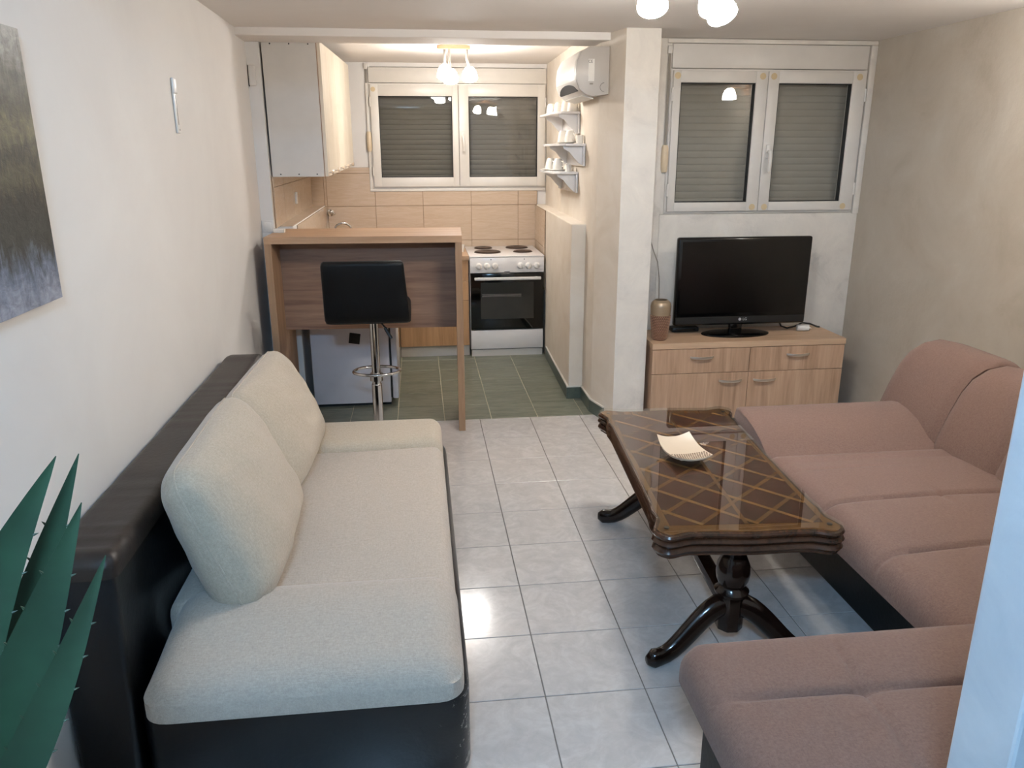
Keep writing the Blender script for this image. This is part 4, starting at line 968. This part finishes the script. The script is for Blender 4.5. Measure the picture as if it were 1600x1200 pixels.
# ---------------------------------------------------------------- lamps
def bell(mb, c, r, h, tilt=(0, 0)):
    mt = Matrix.Rotation(tilt[0], 4, 'X') @ Matrix.Rotation(tilt[1], 4, 'Y')
    mb.lathe([(r * 0.34, h), (r * 0.62, h * 0.86), (r * 0.86, h * 0.55), (r * 0.98, h * 0.2), (r, 0), (r * 0.95, 0.0), (r * 0.9, h * 0.2), (r * 0.78, h * 0.55), (r * 0.5, h * 0.82)], 24, c, mt, False)
s = thing('ceiling_lamp', 'three armed ceiling lamp with lit glass shades in the living room', 'lamp', (0.90, 2.50, CEIL))
mb = MB(); mb.lathe([(0.06, 0.0), (0.058, -0.02), (0.02, -0.028), (0.012, -0.032)], 28, (0.90, 2.50, CEIL)); obj('ceiling_rose', mb, 'copper_lamp', s, 50)
for c, tl_ in (((0.776, 2.70, 1.985), (-0.6, 0.1)), ((0.955, 2.62, 1.975), (-0.6, 0.0)), ((1.02, 2.72, 1.968), (-0.6, -0.15))):
    mb = MB(); mb.tube([(0.90, 2.50, CEIL - 0.026), ((0.90 + c[0]) / 2, (2.50 + c[1]) / 2, CEIL - 0.03), (c[0], c[1] + 0.05, c[2] + 0.10), (c[0], c[1] + 0.040, c[2] + 0.06)], 0.006, 8); a = obj('arm', mb, 'copper_lamp', s, 60)
    mb = MB(); bell(mb, c, 0.05, 0.078, tl_); obj('shade', mb, 'shade_living', a, 60)
s = thing('ceiling_lamp', 'small three armed ceiling lamp with lit shades in the kitchen', 'lamp', (0.262, 5.42, KCEIL))
pts = [(0.108 * math.copysign(abs(math.cos(a)) ** 0.8, math.cos(a)), 0.045 * math.copysign(abs(math.sin(a)) ** 0.8, math.sin(a))) for a in [2 * PI * q / 36 for q in range(36)]]
mb = MB(); mb.loft([[(0.262 + x * f, 5.42 + y * f, z) for x, y in pts] for f, z in ((1.0, KCEIL), (1.0, KCEIL - 0.018), (0.94, KCEIL - 0.025))]); obj('ceiling_plate', mb, 'copper_dark', s, 50)
for c, tp in (((0.203, 5.42, 1.995), (0.205, 5.42)), ((0.235, 5.34, 1.965), (0.232, 5.40)), ((0.362, 5.40, 1.982), (0.345, 5.42))):
    mb = MB(); mb.tube([(tp[0], tp[1], KCEIL - 0.02), (tp[0], tp[1], c[2] + 0.12), (c[0], c[1] + 0.032, c[2] + 0.06)], 0.0085, 10); a = obj('arm', mb, 'lamp_stem', s, 60)
    mb = MB(); bell(mb, c, 0.05, 0.075, (-0.5, 0.0)); obj('shade', mb, 'shade_kitchen', a, 60)
s = thing('wall_lamp', 'wall lamp with one lit bell shade on the right wall', 'lamp', (RIGHT, 2.75, 1.96))
mb = MB(); mb.lathe([(0.045, 0), (0.045, 0.012), (0.02, 0.025)], 24, (RIGHT, 2.75, 1.985), Matrix.Rotation(-PI / 2, 4, 'Y')); obj('wall_plate', mb, 'copper_lamp', s, 50)
mb = MB(); mb.tube([(RIGHT - 0.02, 2.75, 1.985), (RIGHT - 0.08, 2.75, 2.01), (RIGHT - 0.15, 2.75, 2.0)], 0.007, 8); a = obj('arm', mb, 'copper_lamp', s, 60)
mb = MB(); bell(mb, (RIGHT - 0.15, 2.75, 1.915), 0.055, 0.085); obj('shade', mb, 'shade_sconce', a, 60)
s = thing('tube_light', 'pendant fitting with two cool tubes in the hall behind the doorway', 'lamp', (-0.11, -0.5, 2.45))
mb = MB(); mb.box(-0.30, 0.08, -0.485, -0.465, 2.17, 2.35, 0.004); mb.box(-0.25, -0.24, -0.48, -0.47, 2.35, 2.45); mb.box(0.02, 0.03, -0.48, -0.47, 2.35, 2.45); obj('housing', mb, 'white_plastic', s)
for tz in (2.30, 2.215):
    mb = MB(); mb.lathe([(0.016, -0.17), (0.016, 0.17)], 14, (-0.11, -0.44, tz), RY); obj('tube', mb, 'tube', s)

# ---------------------------------------------------------------- things on the left wall
PX = -0.845
o = thing('painting', 'dark forest pond painting on canvas hung on the left wall', 'painting', (PX, 1.20, 1.222))
local('canvas', MB().box(0.004, 0.020, 0.0, 0.70, 0.0, 0.57, 0.001, 1), 'canvas', o, 0)
local('paint_surface', MB().box(0.020, 0.0212, 0.0, 0.70, 0.0, 0.57), 'painting', o, 0)
s = thing('wall_thermometer', 'slim white plastic thermometer strip on the left wall', 'thermometer', (lx(3.1) + 0.001, 3.115, 1.603))
local('strip', MB().box(0.0, 0.007, -0.019, 0.019, 0.0, 0.185, 0.003, 2), 'white_plastic', s)
local('rounded_head', MB().box(0.0, 0.012, -0.021, 0.021, 0.135, 0.19, 0.006, 3), 'white_plastic', s)
mb = MB(); mb.lathe([(0.003, 0), (0.003, 0.001)], 10, (0.0065, 0.006, 0.012), RY); local('screw', mb, 'print_black', s)
local('scale_line', MB().box(0.0068, 0.0074, -0.003, 0.003, 0.03, 0.13), 'strap', s, 0)
s = thing('wall_plate', 'rounded white cover plate high beside the wall cabinet', 'cover plate', (-0.856, 4.62, 1.925))
local('plate', MB().box(-0.018, 0.02, -0.018, 0.0, -0.054, 0.054, 0.008, 3), 'wall_white', s)
local('painted_shadow', MB().box(-0.0215, -0.0175, -0.006, 0.0, -0.056, 0.05), 'seal', s, 0)  # dark strip standing in for the shadow along the plate's left edge
s = thing('wall_switch', 'white square switch plate just above the bar end', 'switch', (-0.85, 4.62, 1.13))
local('plate', MB().box(-0.026, 0.036, -0.008, 0.0, -0.034, 0.034, 0.003, 2), 'wall_white', s)
local('rocker', MB().box(-0.014, 0.024, -0.011, -0.006, -0.02, 0.02, 0.002, 2), 'white_plastic', s)
s = thing('wall_socket', 'slim white socket edge on the beige tiles under the wall cabinet', 'socket', (-0.82, 5.55, 1.23))
local('plate', MB().box(-0.004, 0.012, -0.035, 0.035, -0.038, 0.038, 0.003, 2), 'white_plastic', s)
local('insert', MB().box(0.010, 0.014, -0.022, 0.022, -0.022, 0.022, 0.003, 2), 'white_plastic', s)

# ---------------------------------------------------------------- agave in the foreground
s = thing('plant_stand', 'dark wooden stand under the spiky plant', 'stand', (-0.60, 0.80, 0))
local('top', MB().box(-0.15, 0.15, -0.15, 0.15, 0.50, 0.525, 0.004), 'wood_dark', s)
for a in (-1, 1):
    for b in (-1, 1): local('leg', MB().box(a * 0.12 - 0.015, a * 0.12 + 0.015, b * 0.12 - 0.015, b * 0.12 + 0.015, 0, 0.50, 0.003), 'wood_dark', s)
PB = Vector((-0.60, 0.80, 0.525))
s = thing('potted_agave', 'spiky green agave plant at the left edge in front', 'plant', PB)
mb = MB(); mb.lathe([(0.0, 0.0), (0.075, 0.0), (0.10, 0.15), (0.108, 0.155), (0.108, 0.175), (0.098, 0.175), (0.095, 0.15), (0.0, 0.15)], 32, caps=False); local('pot', mb, 'pot', s, 40)
mb = MB(); mb.lathe([(0.094, 0.148), (0.094, 0.158)], 24); local('soil', mb, 'soil', s)
def leaf(base, tip, bow, wid, curl=0.25, side=(0, 0, 0)):
    base, tip = Vector(base) - PB, Vector(tip) - PB; d = tip - base; L = d.length
    view = (Vector((0, 0, 1.55)) - PB - (base + tip) / 2)
    wv = d.cross(Vector((0.55, -0.75, 0.3)) + Vector(side)).normalized(); nv = wv.cross(d).normalized()
    n = 22; vs = []; fs = []; edge = []
    for k in range(n + 1):
        t = k / n; c = base + d * t + Vector(bow) * (math.sin(t * PI) * L)
        hw = wid / 2 * (0.78 + 0.9 * t - 1.0 * t * t) * (1 - t ** 2.2) ** 0.85 + 0.0006
        for q, (a, b) in enumerate(((-1, 0.25), (-0.5, 0.06), (0, 0.0), (0.5, 0.06), (1, 0.25))): vs.append(c + wv * hw * a + nv * hw * b * curl * 3)
        th = min(0.006, hw * 0.5)
        for q, (a, b) in enumerate(((1, 0.25), (0.5, 0.06), (0, 0.0), (-0.5, 0.06), (-1, 0.25))):
            vs.append(c + wv * hw * a * 0.98 + nv * (hw * b * curl * 3 - th * (1 - abs(a) * 0.8)))
        edge.append((c - wv * hw + nv * hw * 0.25 * curl * 3, c + wv * hw + nv * hw * 0.25 * curl * 3, hw))
    for k in range(n):
        for q in range(10): fs.append((k * 10 + q, k * 10 + (q + 1) % 10, (k + 1) * 10 + (q + 1) % 10, (k + 1) * 10 + q))
    fs.append(tuple(range(10))); fs.append(tuple(n * 10 + q for q in range(9, -1, -1)))
    mb = MB(); mb.raw(vs, fs); lo = local('leaf', mb, 'leaf', s, 60)
    for k in range(2, n - 2, 2):
        for sgn in (0, 1):
            p = edge[k][sgn]; out = (wv if sgn else -wv) * 0.0045 + d.normalized() * 0.003
            sp = MB(); sp.tube([p - out * 0.1, p + out * 0.5, p + out], [0.0018, 0.0011, 0.0003], 5); local('leaf_spine', sp, 'spine', lo, 60)
R0 = (-0.60, 0.80, 0.70)
leaf((-0.625, 0.80, 0.69), (-0.427, 0.90, 1.209), (-0.055, 0.02, 0.02), 0.095)
leaf((-0.600, 0.86, 0.70), (-0.424, 0.95, 1.192), (-0.02, 0.03, 0), 0.065)
leaf((-0.600, 0.82, 0.69), (-0.408, 0.90, 1.149), (0.0, 0.0, 0.0), 0.085)
leaf((-0.585, 0.80, 0.69), (-0.391, 0.90, 1.078), (0.012, 0.0, -0.03), 0.06)
leaf((-0.61, 0.80, 0.69), (-0.60, 0.86, 1.15), (-0.03, 0.0, 0), 0.085)
leaf((-0.62, 0.78, 0.69), (-0.72, 0.72, 1.08), (-0.02, 0, 0.02), 0.08)
leaf((-0.62, 0.82, 0.69), (-0.73, 0.90, 1.0), (-0.02, 0, 0.03), 0.08)
leaf((-0.60, 0.77, 0.69), (-0.56, 0.60, 1.05), (0.0, -0.02, 0.03), 0.08)
